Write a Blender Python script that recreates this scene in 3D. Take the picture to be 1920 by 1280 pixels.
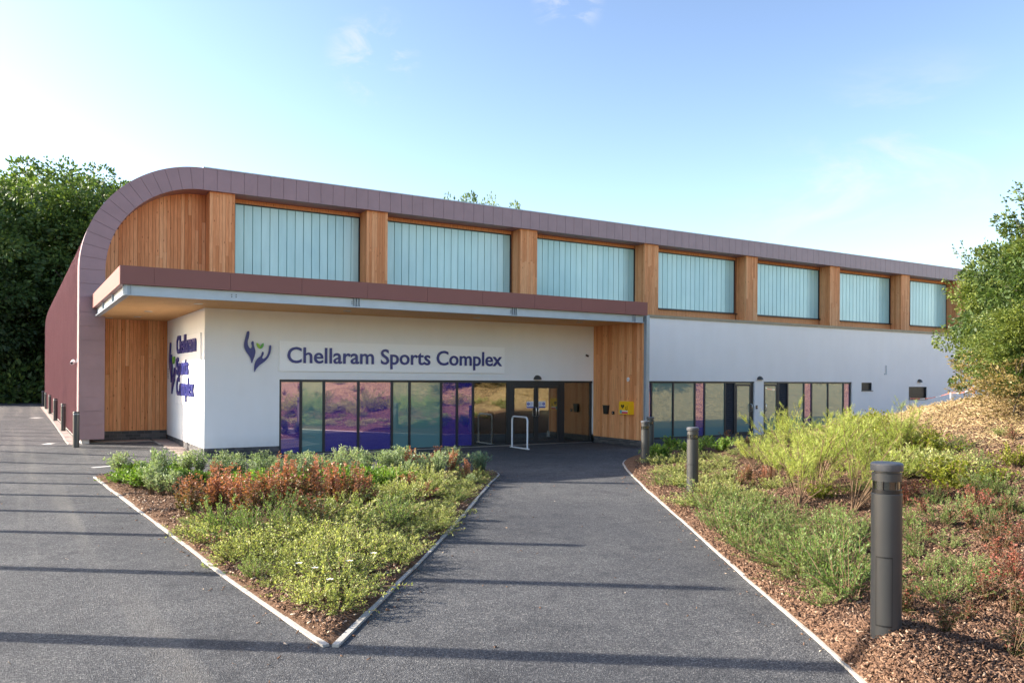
import bpy, bmesh, math, random
import numpy as np
from mathutils import Vector, Matrix
R = math.radians
random.seed(7); rng = np.random.default_rng(11)
for o in list(bpy.data.objects): bpy.data.objects.remove(o)
scene = bpy.context.scene
COL = scene.collection

# ------------------------------------------------------------------ camera
F_PX, PCX, PCY, EYE = 1521.0, 960.0, 710.4, 2.15
YAW = math.atan((960 - 31) / F_PX); ROLL = math.atan(.0063)
cam_d = bpy.data.cameras.new('camera'); cam = bpy.data.objects.new('camera', cam_d); COL.objects.link(cam)
cam.location = (0, 0, EYE); cam.rotation_euler = (R(90), -ROLL, -YAW)
cam_d.sensor_width = 36; cam_d.lens = 36 * F_PX / 1920; cam_d.shift_y = (PCY - 640) / 1920
cam_d.clip_start = .05; cam_d.clip_end = 3000
scene.camera = cam

# ------------------------------------------------------------------ sky and sun
SUN_AZ, SUN_EL = R(36.5), R(26.3)          # shadows run towards +X, -Y
sun_dir = Vector((-math.cos(SUN_AZ) * math.cos(SUN_EL), math.sin(SUN_AZ) * math.cos(SUN_EL), math.sin(SUN_EL)))
world = bpy.data.worlds.new('World'); scene.world = world; world.use_nodes = True
wn, wl = world.node_tree.nodes, world.node_tree.links
wn.clear()
wo = wn.new('ShaderNodeOutputWorld'); bg = wn.new('ShaderNodeBackground'); sky = wn.new('ShaderNodeTexSky')
sky.sky_type = 'NISHITA'; sky.sun_disc = False; sky.sun_elevation = SUN_EL
sky.sun_rotation = math.atan2(sun_dir.x, sun_dir.y) % (2 * math.pi)
sky.air_density = 1.0; sky.dust_density = 1.1; sky.ozone_density = 1.7; sky.altitude = 100
tcw = wn.new('ShaderNodeTexCoord')
def cloud(direction, inner, outer, scale, stretch, lo, hi, amount):
    """soft patch of thin cloud round one direction of the sky"""
    dt = wn.new('ShaderNodeVectorMath'); dt.operation = 'DOT_PRODUCT'; dt.inputs[1].default_value = direction; wl.new(tcw.outputs['Generated'], dt.inputs[0])
    mr = wn.new('ShaderNodeMapRange'); mr.interpolation_type = 'SMOOTHSTEP'; mr.inputs['From Min'].default_value = math.cos(R(outer)); mr.inputs['From Max'].default_value = math.cos(R(inner)); wl.new(dt.outputs['Value'], mr.inputs['Value'])
    mp = wn.new('ShaderNodeMapping'); mp.inputs['Scale'].default_value = stretch; wl.new(tcw.outputs['Generated'], mp.inputs['Vector'])
    nz = wn.new('ShaderNodeTexNoise'); nz.inputs['Scale'].default_value = scale; nz.inputs['Detail'].default_value = 9; nz.inputs['Roughness'].default_value = .62; nz.inputs['Distortion'].default_value = .6; wl.new(mp.outputs['Vector'], nz.inputs['Vector'])
    r2 = wn.new('ShaderNodeMapRange'); r2.interpolation_type = 'SMOOTHSTEP'; r2.inputs['From Min'].default_value = lo; r2.inputs['From Max'].default_value = hi; r2.inputs['To Max'].default_value = amount; wl.new(nz.outputs['Fac'], r2.inputs['Value'])
    mu = wn.new('ShaderNodeMath'); mu.operation = 'MULTIPLY'; wl.new(mr.outputs['Result'], mu.inputs[0]); wl.new(r2.outputs['Result'], mu.inputs[1]); return mu.outputs[0]
def sight(x, y):
    fw_ = Vector((math.sin(YAW), math.cos(YAW), 0)); rt_ = Vector((math.cos(YAW), -math.sin(YAW), 0))
    return (fw_ + rt_ * ((x - PCX) / F_PX) - Vector((0, 0, 1)) * ((y - PCY) / F_PX)).normalized()
mxw = wn.new('ShaderNodeMixRGB'); mxw.inputs['Color2'].default_value = (2.75, 2.8, 2.9, 1)
c1 = cloud(sight(695, 108), .6, 3.4, 14, (1, 1, 2.2), .46, .66, .5); c2 = cloud(sight(1690, 470), 2, 13, 5, (1, 1, 2.6), .42, .72, .75); c3 = cloud(sight(1060, 5), .4, 2.6, 16, (1, 1, 2.2), .46, .66, .4)
a1 = wn.new('ShaderNodeMath'); a1.operation = 'MAXIMUM'; wl.new(c1, a1.inputs[0]); wl.new(c2, a1.inputs[1]); a2 = wn.new('ShaderNodeMath'); a2.operation = 'MAXIMUM'; wl.new(a1.outputs[0], a2.inputs[0]); wl.new(c3, a2.inputs[1])
wl.new(a2.outputs[0], mxw.inputs['Fac'])
gmw = wn.new('ShaderNodeGamma'); gmw.inputs['Gamma'].default_value = 1.42
scw = wn.new('ShaderNodeVectorMath'); scw.operation = 'SCALE'; scw.inputs['Scale'].default_value = 3 / 3 ** 1.42
wl.new(sky.outputs['Color'], gmw.inputs['Color']); wl.new(gmw.outputs['Color'], scw.inputs[0]); wbw = wn.new('ShaderNodeVectorMath'); wbw.operation = 'MULTIPLY'; wbw.inputs[1].default_value = (1.04, .97, .90)
wl.new(scw.outputs['Vector'], wbw.inputs[0]); hsw = wn.new('ShaderNodeHueSaturation'); hsw.inputs['Saturation'].default_value = .88; hsw.inputs['Value'].default_value = .96
wl.new(wbw.outputs['Vector'], hsw.inputs['Color']); wl.new(hsw.outputs['Color'], mxw.inputs['Color1']); wl.new(mxw.outputs['Color'], bg.inputs['Color'])
bg.inputs['Strength'].default_value = .13
wl.new(bg.outputs['Background'], wo.inputs['Surface'])
sun_d = bpy.data.lights.new('sun', 'SUN'); sun = bpy.data.objects.new('sun', sun_d); COL.objects.link(sun)
sun_d.energy = 5.0; sun_d.angle = R(.5); sun_d.color = (1, .91, .78)
sun.rotation_euler = sun_dir.to_track_quat('Z', 'Y').to_euler()
scene.view_settings.view_transform = 'Standard'; scene.view_settings.look = 'None'
scene.view_settings.exposure = 1.45; scene.view_settings.gamma = 1; scene.view_settings.use_curve_mapping = False
scene.render.engine = 'CYCLES'

# ------------------------------------------------------------------ pixel helpers (1920 x 1280 photograph)
FW = np.array([math.sin(YAW), math.cos(YAW), 0]); RT = np.array([math.cos(YAW), -math.sin(YAW), 0]); UP = np.array([0, 0, 1.])
EYEP = np.array([0, 0, EYE])
def ray(x, y):
    u, v = x - PCX, y - PCY; c, s = math.cos(ROLL), math.sin(ROLL)
    return FW + RT * ((u * c + v * s) / F_PX) - UP * ((-u * s + v * c) / F_PX)
def gp(x, y, z=0.):
    d = ray(x, y); return EYEP + d * ((z - EYE) / d[2])
def smooth(a, b, x):
    t = np.clip((np.asarray(x, float) - a) / (b - a), 0, 1); return t * t * (3 - 2 * t)

# ------------------------------------------------------------------ object helpers
def tag(o, label=None, cat=None, group=None, kind=None):
    if label: o['label'] = label
    if cat: o['category'] = cat
    if group: o['group'] = group
    if kind: o['kind'] = kind
    return o
def link(name, me, parent=None, loc=None):
    o = bpy.data.objects.new(name, me); COL.objects.link(o)
    if loc is not None: o.location = loc
    if parent is not None:
        o.parent = parent
    return o
def empty(name, loc=(0, 0, 0), rz=0):
    o = bpy.data.objects.new(name, None); COL.objects.link(o); o.empty_display_size = .3
    o.location = loc; o.rotation_euler = (0, 0, rz); return o
class MB:
    """collects vertices and faces"""
    def __init__(s): s.v = []; s.f = []; s.m = []
    def add(s, vs, fs, mi=0):
        n = len(s.v); s.v += [tuple(p) for p in vs]
        for f in fs: s.f.append(tuple(i + n for i in f)); s.m.append(mi)
        return s
    def box(s, x0, x1, y0, y1, z0, z1, mi=0):
        return s.add([(x0, y0, z0), (x1, y0, z0), (x1, y1, z0), (x0, y1, z0), (x0, y0, z1), (x1, y0, z1), (x1, y1, z1), (x0, y1, z1)],
                     [(3, 2, 1, 0), (4, 5, 6, 7), (0, 1, 5, 4), (1, 2, 6, 5), (2, 3, 7, 6), (3, 0, 4, 7)], mi)
    def tube(s, pts, rad, n=8, mi=0, cap=True):
        pts = [np.array(p, float) for p in pts]
        if not hasattr(rad, '__len__'): rad = [rad] * len(pts)
        base = len(s.v); a0 = None
        for i, p in enumerate(pts):
            t = pts[min(i + 1, len(pts) - 1)] - pts[max(i - 1, 0)]; t = t / (np.linalg.norm(t) + 1e-9)
            if a0 is None:
                a0 = np.cross(t, (0, 0, 1.)) if abs(t[2]) < .9 else np.cross(t, (1., 0, 0))
            a = a0 - t * (a0 @ t); a = a / (np.linalg.norm(a) + 1e-9); a0 = a; b = np.cross(t, a)
            for k in range(n):
                q = 2 * math.pi * k / n; s.v.append(tuple(p + (a * math.cos(q) + b * math.sin(q)) * rad[i]))
        for i in range(len(pts) - 1):
            for k in range(n):
                k2 = (k + 1) % n; s.f.append((base + i * n + k, base + i * n + k2, base + (i + 1) * n + k2, base + (i + 1) * n + k)); s.m.append(mi)
        if cap:
            s.f.append(tuple(base + k for k in range(n))[::-1]); s.m.append(mi)
            e = base + (len(pts) - 1) * n; s.f.append(tuple(e + k for k in range(n))); s.m.append(mi)
        return s
    def lathe(s, prof, cx=0, cy=0, n=32, mi=0):
        base = len(s.v)
        for r, z in prof:
            for k in range(n):
                q = 2 * math.pi * k / n; s.v.append((cx + r * math.cos(q), cy + r * math.sin(q), z))
        for i in range(len(prof) - 1):
            for k in range(n):
                k2 = (k + 1) % n; s.f.append((base + i * n + k, base + i * n + k2, base + (i + 1) * n + k2, base + (i + 1) * n + k)); s.m.append(mi)
        return s
    def prism(s, poly, axis, a0, a1, mi=0):
        """extrude a 2-D polygon; axis 'y': poly is (x,z), 'x': poly is (y,z), 'z': poly is (x,y)"""
        def P(p, a): return {'y': (p[0], a, p[1]), 'x': (a, p[0], p[1]), 'z': (p[0], p[1], a)}[axis]
        n = len(poly)
        return s.add([P(p, a0) for p in poly] + [P(p, a1) for p in poly],
                     [tuple(range(n)), tuple(range(2 * n - 1, n - 1, -1))] + [(i, i + n, (i + 1) % n + n, (i + 1) % n) for i in range(n)], mi)
    def mesh(s, name, mats, smooth_ang=None):
        me = bpy.data.meshes.new(name); me.from_pydata(s.v, [], s.f)
        if not isinstance(mats, (list, tuple)): mats = [mats]
        for m in mats: me.materials.append(m)
        if len(mats) > 1: me.polygons.foreach_set('material_index', s.m)
        bm = bmesh.new(); bm.from_mesh(me); bmesh.ops.recalc_face_normals(bm, faces=bm.faces)
        if smooth_ang:
            for f in bm.faces: f.smooth = True
            for e in bm.edges:
                if len(e.link_faces) == 2 and e.calc_face_angle(0) > R(smooth_ang): e.smooth = False
        bm.to_mesh(me); bm.free(); me.update(); return me
    def build(s, name, mats, parent=None, smooth_ang=None):
        return link(name, s.mesh(name, mats, smooth_ang), parent)
def bevel_box_mesh(name, sx, sy, sz, mat, b=.006, seg=2):
    bm = bmesh.new(); bmesh.ops.create_cube(bm, size=1)
    for v in bm.verts: v.co = Vector((v.co.x * sx, v.co.y * sy, v.co.z * sz))
    bmesh.ops.bevel(bm, geom=bm.edges[:], offset=b, segments=seg, affect='EDGES', profile=.5)
    me = bpy.data.meshes.new(name); bm.to_mesh(me); bm.free(); me.materials.append(mat); return me
UNIT = {}
def unit_box(mat):
    """shared unit cube, scaled per piece"""
    if mat.name not in UNIT:
        UNIT[mat.name] = MB().box(-.5, .5, -.5, .5, -.5, .5).mesh('piece_' + mat.name, mat)
    return UNIT[mat.name]
def piece(name, x0, x1, y0, y1, z0, z1, mat, parent):
    o = link(name, unit_box(mat), parent)
    o.location = ((x0 + x1) / 2, (y0 + y1) / 2, (z0 + z1) / 2); o.scale = (x1 - x0, y1 - y0, z1 - z0); return o
def box(name, x0, x1, y0, y1, z0, z1, mat, parent=None):
    return MB().box(x0, x1, y0, y1, z0, z1).build(name, mat, parent)

# ------------------------------------------------------------------ materials
def new_mat(name):
    m = bpy.data.materials.new(name); m.use_nodes = True
    nt = m.node_tree; return m, nt.nodes, nt.links, nt.nodes['Principled BSDF']
def ramp(n, stops):
    r = n.new('ShaderNodeValToRGB'); e = r.color_ramp.elements
    while len(e) < len(stops): e.new(.5)
    for i, (p, c) in enumerate(stops): e[i].position = p; e[i].color = (*c, 1)
    return r
def noise(n, l, scale, detail=4, rough=.55, coord='Object', vec=None, stretch=None):
    t = n.new('ShaderNodeTexNoise'); t.inputs['Scale'].default_value = scale; t.inputs['Detail'].default_value = detail; t.inputs['Roughness'].default_value = rough
    c = vec
    if c is None:
        tc = n.new('ShaderNodeTexCoord'); c = tc.outputs[coord]
    if stretch:
        mp = n.new('ShaderNodeMapping'); mp.inputs['Scale'].default_value = stretch; l.new(c, mp.inputs['Vector']); c = mp.outputs['Vector']
    l.new(c, t.inputs['Vector']); return t
def geo_pos(n): return n.new('ShaderNodeNewGeometry').outputs['Position']
def bump(n, l, p, src, strength, dist):
    b = n.new('ShaderNodeBump'); b.inputs['Strength'].default_value = strength; b.inputs['Distance'].default_value = dist
    l.new(src, b.inputs['Height']); l.new(b.outputs['Normal'], p.inputs['Normal']); return b
def simple(name, col, rough=.6, metal=0., var=.12, scale=6., bmp=0., bscale=200., spec=.5, coat=0.):
    m, n, l, p = new_mat(name); v = geo_pos(n)
    t = noise(n, l, scale, 5, .6, vec=v)
    a = tuple(c * (1 - var) for c in col); b = tuple(min(1, c * (1 + var)) for c in col)
    r = ramp(n, [(.3, a), (.7, b)]); l.new(t.outputs['Fac'], r.inputs['Fac']); l.new(r.outputs['Color'], p.inputs['Base Color'])
    p.inputs['Roughness'].default_value = rough; p.inputs['Metallic'].default_value = metal; p.inputs['Specular IOR Level'].default_value = spec
    p.inputs['Coat Weight'].default_value = coat
    if bmp:
        t2 = noise(n, l, bscale, 3, .6, vec=v); bump(n, l, p, t2.outputs['Fac'], bmp, .01)
    return m
M = {}
def render_mat():
    m, n, l, p = new_mat('white_render'); v = geo_pos(n)
    a = noise(n, l, .7, 5, .6, vec=v); st = noise(n, l, 1, 5, .6, vec=v, stretch=(3, 3, .5)); f = noise(n, l, 240, 3, .6, vec=v)
    r1 = ramp(n, [(.3, (.84, .84, .835)), (.7, (.88, .88, .875))]); l.new(a.outputs['Fac'], r1.inputs['Fac'])
    r2 = ramp(n, [(.25, (.97, .968, .96)), (.6, (1, 1, 1))]); l.new(st.outputs['Fac'], r2.inputs['Fac'])
    mu = n.new('ShaderNodeMixRGB'); mu.blend_type = 'MULTIPLY'; mu.inputs['Fac'].default_value = .8; l.new(r1.outputs['Color'], mu.inputs['Color1']); l.new(r2.outputs['Color'], mu.inputs['Color2'])
    sx = n.new('ShaderNodeSeparateXYZ'); l.new(v, sx.inputs['Vector']); sp = noise(n, l, 6, 5, .65, vec=v)
    mr = n.new('ShaderNodeMapRange'); mr.inputs['From Min'].default_value = .62; mr.inputs['From Max'].default_value = .2; mr.inputs['To Max'].default_value = .5; l.new(sx.outputs['Z'], mr.inputs['Value'])
    mm = n.new('ShaderNodeMath'); mm.operation = 'MULTIPLY'; l.new(mr.outputs['Result'], mm.inputs[0]); l.new(sp.outputs['Fac'], mm.inputs[1])
    d = n.new('ShaderNodeMixRGB'); d.inputs['Color2'].default_value = (.50, .44, .37, 1); l.new(mm.outputs[0], d.inputs['Fac']); l.new(mu.outputs['Color'], d.inputs['Color1'])
    l.new(d.outputs['Color'], p.inputs['Base Color']); p.inputs['Roughness'].default_value = .85; bump(n, l, p, f.outputs['Fac'], .15, .01); return m
M['render'] = render_mat()
M['signwhite'] = simple('sign_white', (.93, .93, .925), .4, var=.01)
M['maroon'] = simple('maroon_zinc', (.30, .192, .203), .40, var=.08, scale=1.6, spec=.45)
M['maroon_side'] = simple('maroon_side_cladding', (.305, .165, .168), .45, var=.08, scale=1.5)
M['canopy'] = simple('canopy_fascia_coat', (.25, .105, .09), .55, var=.03, scale=1.2, spec=.25)
M['galv'] = simple('galvanised_steel', (.40, .45, .49), .42, metal=.3, var=.06, scale=3)
M['steel'] = simple('brushed_steel', (.62, .62, .62), .28, metal=.95, var=.04)
M['dark'] = simple('anthracite_frame', (.022, .025, .028), .42, var=.08)
M['louvre'] = simple('dark_louvre', (.018, .022, .03), .5, var=.1)
M['bollard'] = simple('bollard_grey', (.050, .051, .050), .38, var=.06, scale=5, spec=.5)
M['bollard_cap'] = simple('bollard_cap', (.085, .088, .095), .45, var=.08)
M['black'] = simple('black_plastic', (.012, .012, .013), .35, var=.1)
M['navy_letter'] = simple('navy_letters', (.018, .026, .19), .35, var=.04)
M['leaf_lime'] = simple('emblem_leaf_lime', (.28, .52, .03), .4, var=.04)
M['leaf_green'] = simple('emblem_leaf_green', (.10, .36, .04), .4, var=.04)
M['yellow'] = simple('yellow_cabinet', (.92, .53, .008), .35, var=.03)
M['pinkred'] = simple('red_label', (.70, .05, .12), .5, var=.03)
M['teal_label'] = simple('teal_label', (.10, .42, .47), .5, var=.05)
M['paperwhite'] = simple('white_label', (.78, .78, .78), .5, var=.02)
M['blue'] = simple('blue_symbol', (.015, .05, .38), .5, var=.02)
M['hoop'] = simple('white_hoop_paint', (.70, .73, .76), .35, var=.03)
M['kerb'] = simple('kerb_concrete', (.40, .38, .34), .85, var=.18, scale=9, bmp=.35, bscale=90)
M['plaster_base'] = simple('pale_base', (.62, .58, .54), .85, var=.08)
M['trim'] = simple('parapet_trim', (.33, .29, .20), .7, var=.1, scale=4)
M['roofing'] = simple('roof_membrane', (.18, .18, .18), .8, var=.1)
M['interior'] = simple('interior_wall', (.30, .31, .30), .8, var=.05)
M['interior_floor'] = simple('interior_floor', (.10, .10, .10), .35, var=.1)
M['rope'] = simple('rope', (.6, .6, .6), .8)
M['tarp'] = simple('dark_tarpaulin', (.03, .045, .06), .4, var=.2, scale=3)
M['tape'] = simple('barrier_tape', (.75, .22, .15), .5, var=.05)
M['roadpaint'] = simple('worn_road_paint', (.62, .62, .6), .8, var=.2, scale=25)
M['grille'] = simple('drain_grille', (.05, .05, .05), .5, metal=.6)
M['post'] = simple('galvanised_post', (.35, .37, .37), .5, metal=.5)
M['petal'] = simple('white_petal', (.80, .80, .78), .6, var=.03)
M['lens'] = simple('lamp_lens', (.55, .55, .52), .2, var=.02)

def timber(name, lo, mid, hi):
    m, n, l, p = new_mat(name); v = geo_pos(n)
    oi = n.new('ShaderNodeObjectInfo')
    base = ramp(n, [(0, lo), (.5, mid), (1, hi)]); l.new(oi.outputs['Random'], base.inputs['Fac'])
    off = n.new('ShaderNodeVectorMath'); off.operation = 'MULTIPLY_ADD'; off.inputs[1].default_value = (37, 37, 37)
    cb = n.new('ShaderNodeCombineXYZ'); 
    for i in range(3): l.new(oi.outputs['Random'], cb.inputs[i])
    l.new(cb.outputs['Vector'], off.inputs[0]); l.new(v, off.inputs[2])
    g = noise(n, l, 1, 6, .6, vec=off.outputs['Vector'], stretch=(55, 55, 2.2))
    rg = ramp(n, [(.3, (.72, .66, .60)), (.7, (1.12, 1.12, 1.12))]); l.new(g.outputs['Fac'], rg.inputs['Fac'])
    mul = n.new('ShaderNodeMixRGB'); mul.blend_type = 'MULTIPLY'; mul.inputs['Fac'].default_value = 1
    l.new(base.outputs['Color'], mul.inputs['Color1']); l.new(rg.outputs['Color'], mul.inputs['Color2'])
    # knots
    vo = n.new('ShaderNodeTexVoronoi'); vo.inputs['Scale'].default_value = 1
    mp = n.new('ShaderNodeMapping'); mp.inputs['Scale'].default_value = (8, 8, 2.6); l.new(off.outputs['Vector'], mp.inputs['Vector']); l.new(mp.outputs['Vector'], vo.inputs['Vector'])
    rk = ramp(n, [(.055, (.33, .2, .13)), (.13, (1, 1, 1))]); l.new(vo.outputs['Distance'], rk.inputs['Fac'])
    mk = n.new('ShaderNodeMixRGB'); mk.blend_type = 'MULTIPLY'; mk.inputs['Fac'].default_value = .75
    l.new(mul.outputs['Color'], mk.inputs['Color1']); l.new(rk.outputs['Color'], mk.inputs['Color2'])
    l.new(mk.outputs['Color'], p.inputs['Base Color']); p.inputs['Roughness'].default_value = .68; p.inputs['Specular IOR Level'].default_value = .25
    bump(n, l, p, g.outputs['Fac'], .2, .004); return m
M['larch'] = timber('larch_plank', (.65, .265, .105), (.79, .355, .155), (.87, .465, .23))
M['soffit'] = timber('larch_soffit', (.72, .42, .18), (.74, .43, .19), (.76, .45, .20))
M['batten'] = simple('timber_backing', (.10, .055, .03), .8)

def asphalt():
    m, n, l, p = new_mat('asphalt'); v = geo_pos(n)
    vo = n.new('ShaderNodeTexVoronoi'); vo.inputs['Scale'].default_value = 95; l.new(v, vo.inputs['Vector'])
    big = noise(n, l, .35, 6, .6, vec=v); mid = noise(n, l, 4, 6, .65, vec=v); fine = noise(n, l, 110, 3, .7, vec=v)
    rs = ramp(n, [(0, (.027, .029, .034)), (.5, (.063, .066, .074)), (.9, (.122, .125, .131)), (1, (.22, .22, .218))])
    sep = n.new('ShaderNodeSeparateColor'); l.new(vo.outputs['Color'], sep.inputs['Color']); l.new(sep.outputs['Red'], rs.inputs['Fac'])
    rb = ramp(n, [(.28, (.70, .71, .74)), (.5, (1, .99, .97)), (.72, (1.4, 1.36, 1.29))]); l.new(big.outputs['Fac'], rb.inputs['Fac'])
    rm = ramp(n, [(.28, (.78, .78, .79)), (.72, (1.22, 1.21, 1.18))]); l.new(mid.outputs['Fac'], rm.inputs['Fac'])
    a = n.new('ShaderNodeMixRGB'); a.blend_type = 'MULTIPLY'; a.inputs['Fac'].default_value = 1; l.new(rs.outputs['Color'], a.inputs['Color1']); l.new(rb.outputs['Color'], a.inputs['Color2'])
    b = n.new('ShaderNodeMixRGB'); b.blend_type = 'MULTIPLY'; b.inputs['Fac'].default_value = 1; l.new(a.outputs['Color'], b.inputs['Color1']); l.new(rm.outputs['Color'], b.inputs['Color2'])
    sn = noise(n, l, 1.1, 7, .7, vec=v); rst = ramp(n, [(.36, (.62, .63, .66)), (.47, (1, 1, 1)), (.60, (1, 1, 1)), (.72, (1.22, 1.19, 1.13))]); l.new(sn.outputs['Fac'], rst.inputs['Fac'])
    b2_ = n.new('ShaderNodeMixRGB'); b2_.blend_type = 'MULTIPLY'; b2_.inputs['Fac'].default_value = .75; l.new(b.outputs['Color'], b2_.inputs['Color1']); l.new(rst.outputs['Color'], b2_.inputs['Color2']); b = b2_
    # pale dusty wheel tracks along the road on the left (run in Y)
    mp = n.new('ShaderNodeMapping'); mp.inputs['Scale'].default_value = (1.5, .05, 1); l.new(v, mp.inputs['Vector'])
    tr = noise(n, l, 1, 3, .5, vec=mp.outputs['Vector']); sx = n.new('ShaderNodeSeparateXYZ'); l.new(v, sx.inputs['Vector'])
    mr = n.new('ShaderNodeMapRange'); mr.inputs['From Min'].default_value = 2.4; mr.inputs['From Max'].default_value = 1.2; l.new(sx.outputs['X'], mr.inputs['Value'])
    rt_ = ramp(n, [(.5, (0, 0, 0)), (.66, (1, 1, 1))]); l.new(tr.outputs['Fac'], rt_.inputs['Fac'])
    mm = n.new('ShaderNodeMath'); mm.operation = 'MULTIPLY'; l.new(rt_.outputs['Color'], mm.inputs[0]); l.new(mr.outputs['Result'], mm.inputs[1])
    m2 = n.new('ShaderNodeMath'); m2.operation = 'MULTIPLY'; l.new(mm.outputs[0], m2.inputs[0]); m2.inputs[1].default_value = .38
    c = n.new('ShaderNodeMixRGB'); c.inputs['Color2'].default_value = (.22, .205, .18, 1); l.new(m2.outputs[0], c.inputs['Fac']); l.new(b.outputs['Color'], c.inputs['Color1'])
    l.new(c.outputs['Color'], p.inputs['Base Color']); p.inputs['Roughness'].default_value = .82; p.inputs['Specular IOR Level'].default_value = .35
    ad = n.new('ShaderNodeMath'); ad.operation = 'ADD'; l.new(vo.outputs['Distance'], ad.inputs[0]); l.new(fine.outputs['Fac'], ad.inputs[1])
    bump(n, l, p, ad.outputs[0], .8, .012); return m
M['asphalt'] = asphalt()

def soil(name, cols, scale=18, bs=.9):
    m, n, l, p = new_mat(name); v = geo_pos(n)
    t = noise(n, l, scale, 8, .7, vec=v); r = ramp(n, cols); l.new(t.outputs['Fac'], r.inputs['Fac'])
    l.new(r.outputs['Color'], p.inputs['Base Color']); p.inputs['Roughness'].default_value = .95; p.inputs['Specular IOR Level'].default_value = .1
    bump(n, l, p, t.outputs['Fac'], bs, .06); return m
M['mulch'] = soil('bark_mulch_ground', [(.25, (.045, .026, .017)), (.5, (.15, .088, .055)), (.75, (.28, .185, .125))])
M['far_ground'] = soil('woodland_ground', [(.3, (.05, .055, .025)), (.6, (.12, .11, .05)), (.8, (.17, .14, .08))], 2)
M['paving'] = simple('paving_blocks', (.34, .27, .24), .85, var=.25, scale=7, bmp=.3, bscale=60)
def bank_mat():
    m, n, l, p = new_mat('bank_ground'); v = geo_pos(n)
    t = noise(n, l, 16, 8, .72, vec=v)
    r1 = ramp(n, [(.25, (.045, .026, .017)), (.5, (.15, .088, .055)), (.75, (.28, .185, .125))]); l.new(t.outputs['Fac'], r1.inputs['Fac'])
    r2 = ramp(n, [(.25, (.16, .10, .05)), (.5, (.36, .26, .135)), (.75, (.52, .41, .24))]); l.new(t.outputs['Fac'], r2.inputs['Fac'])
    at = n.new('ShaderNodeAttribute'); at.attribute_name = 'straw'; pn = noise(n, l, .8, 5, .6, vec=v)
    ad = n.new('ShaderNodeMath'); ad.operation = 'MULTIPLY_ADD'; l.new(pn.outputs['Fac'], ad.inputs[0]); ad.inputs[1].default_value = .9; l.new(at.outputs['Fac'], ad.inputs[2])
    rr = ramp(n, [(.75, (0, 0, 0)), (1.0, (1, 1, 1))]); l.new(ad.outputs[0], rr.inputs['Fac'])
    mx = n.new('ShaderNodeMixRGB'); l.new(rr.outputs['Color'], mx.inputs['Fac']); l.new(r1.outputs['Color'], mx.inputs['Color1']); l.new(r2.outputs['Color'], mx.inputs['Color2'])
    l.new(mx.outputs['Color'], p.inputs['Base Color']); p.inputs['Roughness'].default_value = .95; p.inputs['Specular IOR Level'].default_value = .1
    bump(n, l, p, t.outputs['Fac'], .9, .06); return m
M['bank'] = bank_mat()

def glass(name, base, refl, fac, see=0., wob=.0):
    """coated facade glass: mirror coat over a tinted body"""
    m, n, l, p = new_mat(name); out = n['Material Output']
    p.inputs['Base Color'].default_value = (*base, 1); p.inputs['Roughness'].default_value = .35; p.inputs['Specular IOR Level'].default_value = .2
    g = n.new('ShaderNodeBsdfGlossy'); g.inputs['Color'].default_value = (*refl, 1); g.inputs['Roughness'].default_value = .012
    body = p.outputs[0]
    if see:
        tr = n.new('ShaderNodeBsdfTransparent'); tr.inputs['Color'].default_value = (.75, .82, .80, 1); mt = n.new('ShaderNodeMixShader'); mt.inputs['Fac'].default_value = see
        l.new(p.outputs[0], mt.inputs[1]); l.new(tr.outputs[0], mt.inputs[2]); body = mt.outputs[0]
    mx = n.new('ShaderNodeMixShader')
    lw = n.new('ShaderNodeFresnel'); lw.inputs['IOR'].default_value = 1.5
    ad = n.new('ShaderNodeMath'); ad.operation = 'ADD'; ad.inputs[1].default_value = fac; ad.use_clamp = True; l.new(lw.outputs[0], ad.inputs[0]); l.new(ad.outputs[0], mx.inputs['Fac'])
    l.new(body, mx.inputs[1]); l.new(g.outputs[0], mx.inputs[2]); l.new(mx.outputs[0], out.inputs['Surface'])
    if wob:
        t = noise(n, l, .9, 2, .5, vec=geo_pos(n)); b = n.new('ShaderNodeBump'); b.inputs['Strength'].default_value = wob; b.inputs['Distance'].default_value = .01
        l.new(t.outputs['Fac'], b.inputs['Height']); l.new(b.outputs['Normal'], g.inputs['Normal'])
    return m
M['glass_navy'] = glass('glass_navy', (.022, .018, .30), (1, .80, .88), .30, wob=.02)
M['glass_teal'] = glass('glass_teal', (.12, .27, .27), (.88, 1, .96), .19, wob=.02)
M['glass_clear'] = glass('glass_clear', (.01, .014, .014), (1, .97, .9), .22, see=.85, wob=.02)
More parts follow.
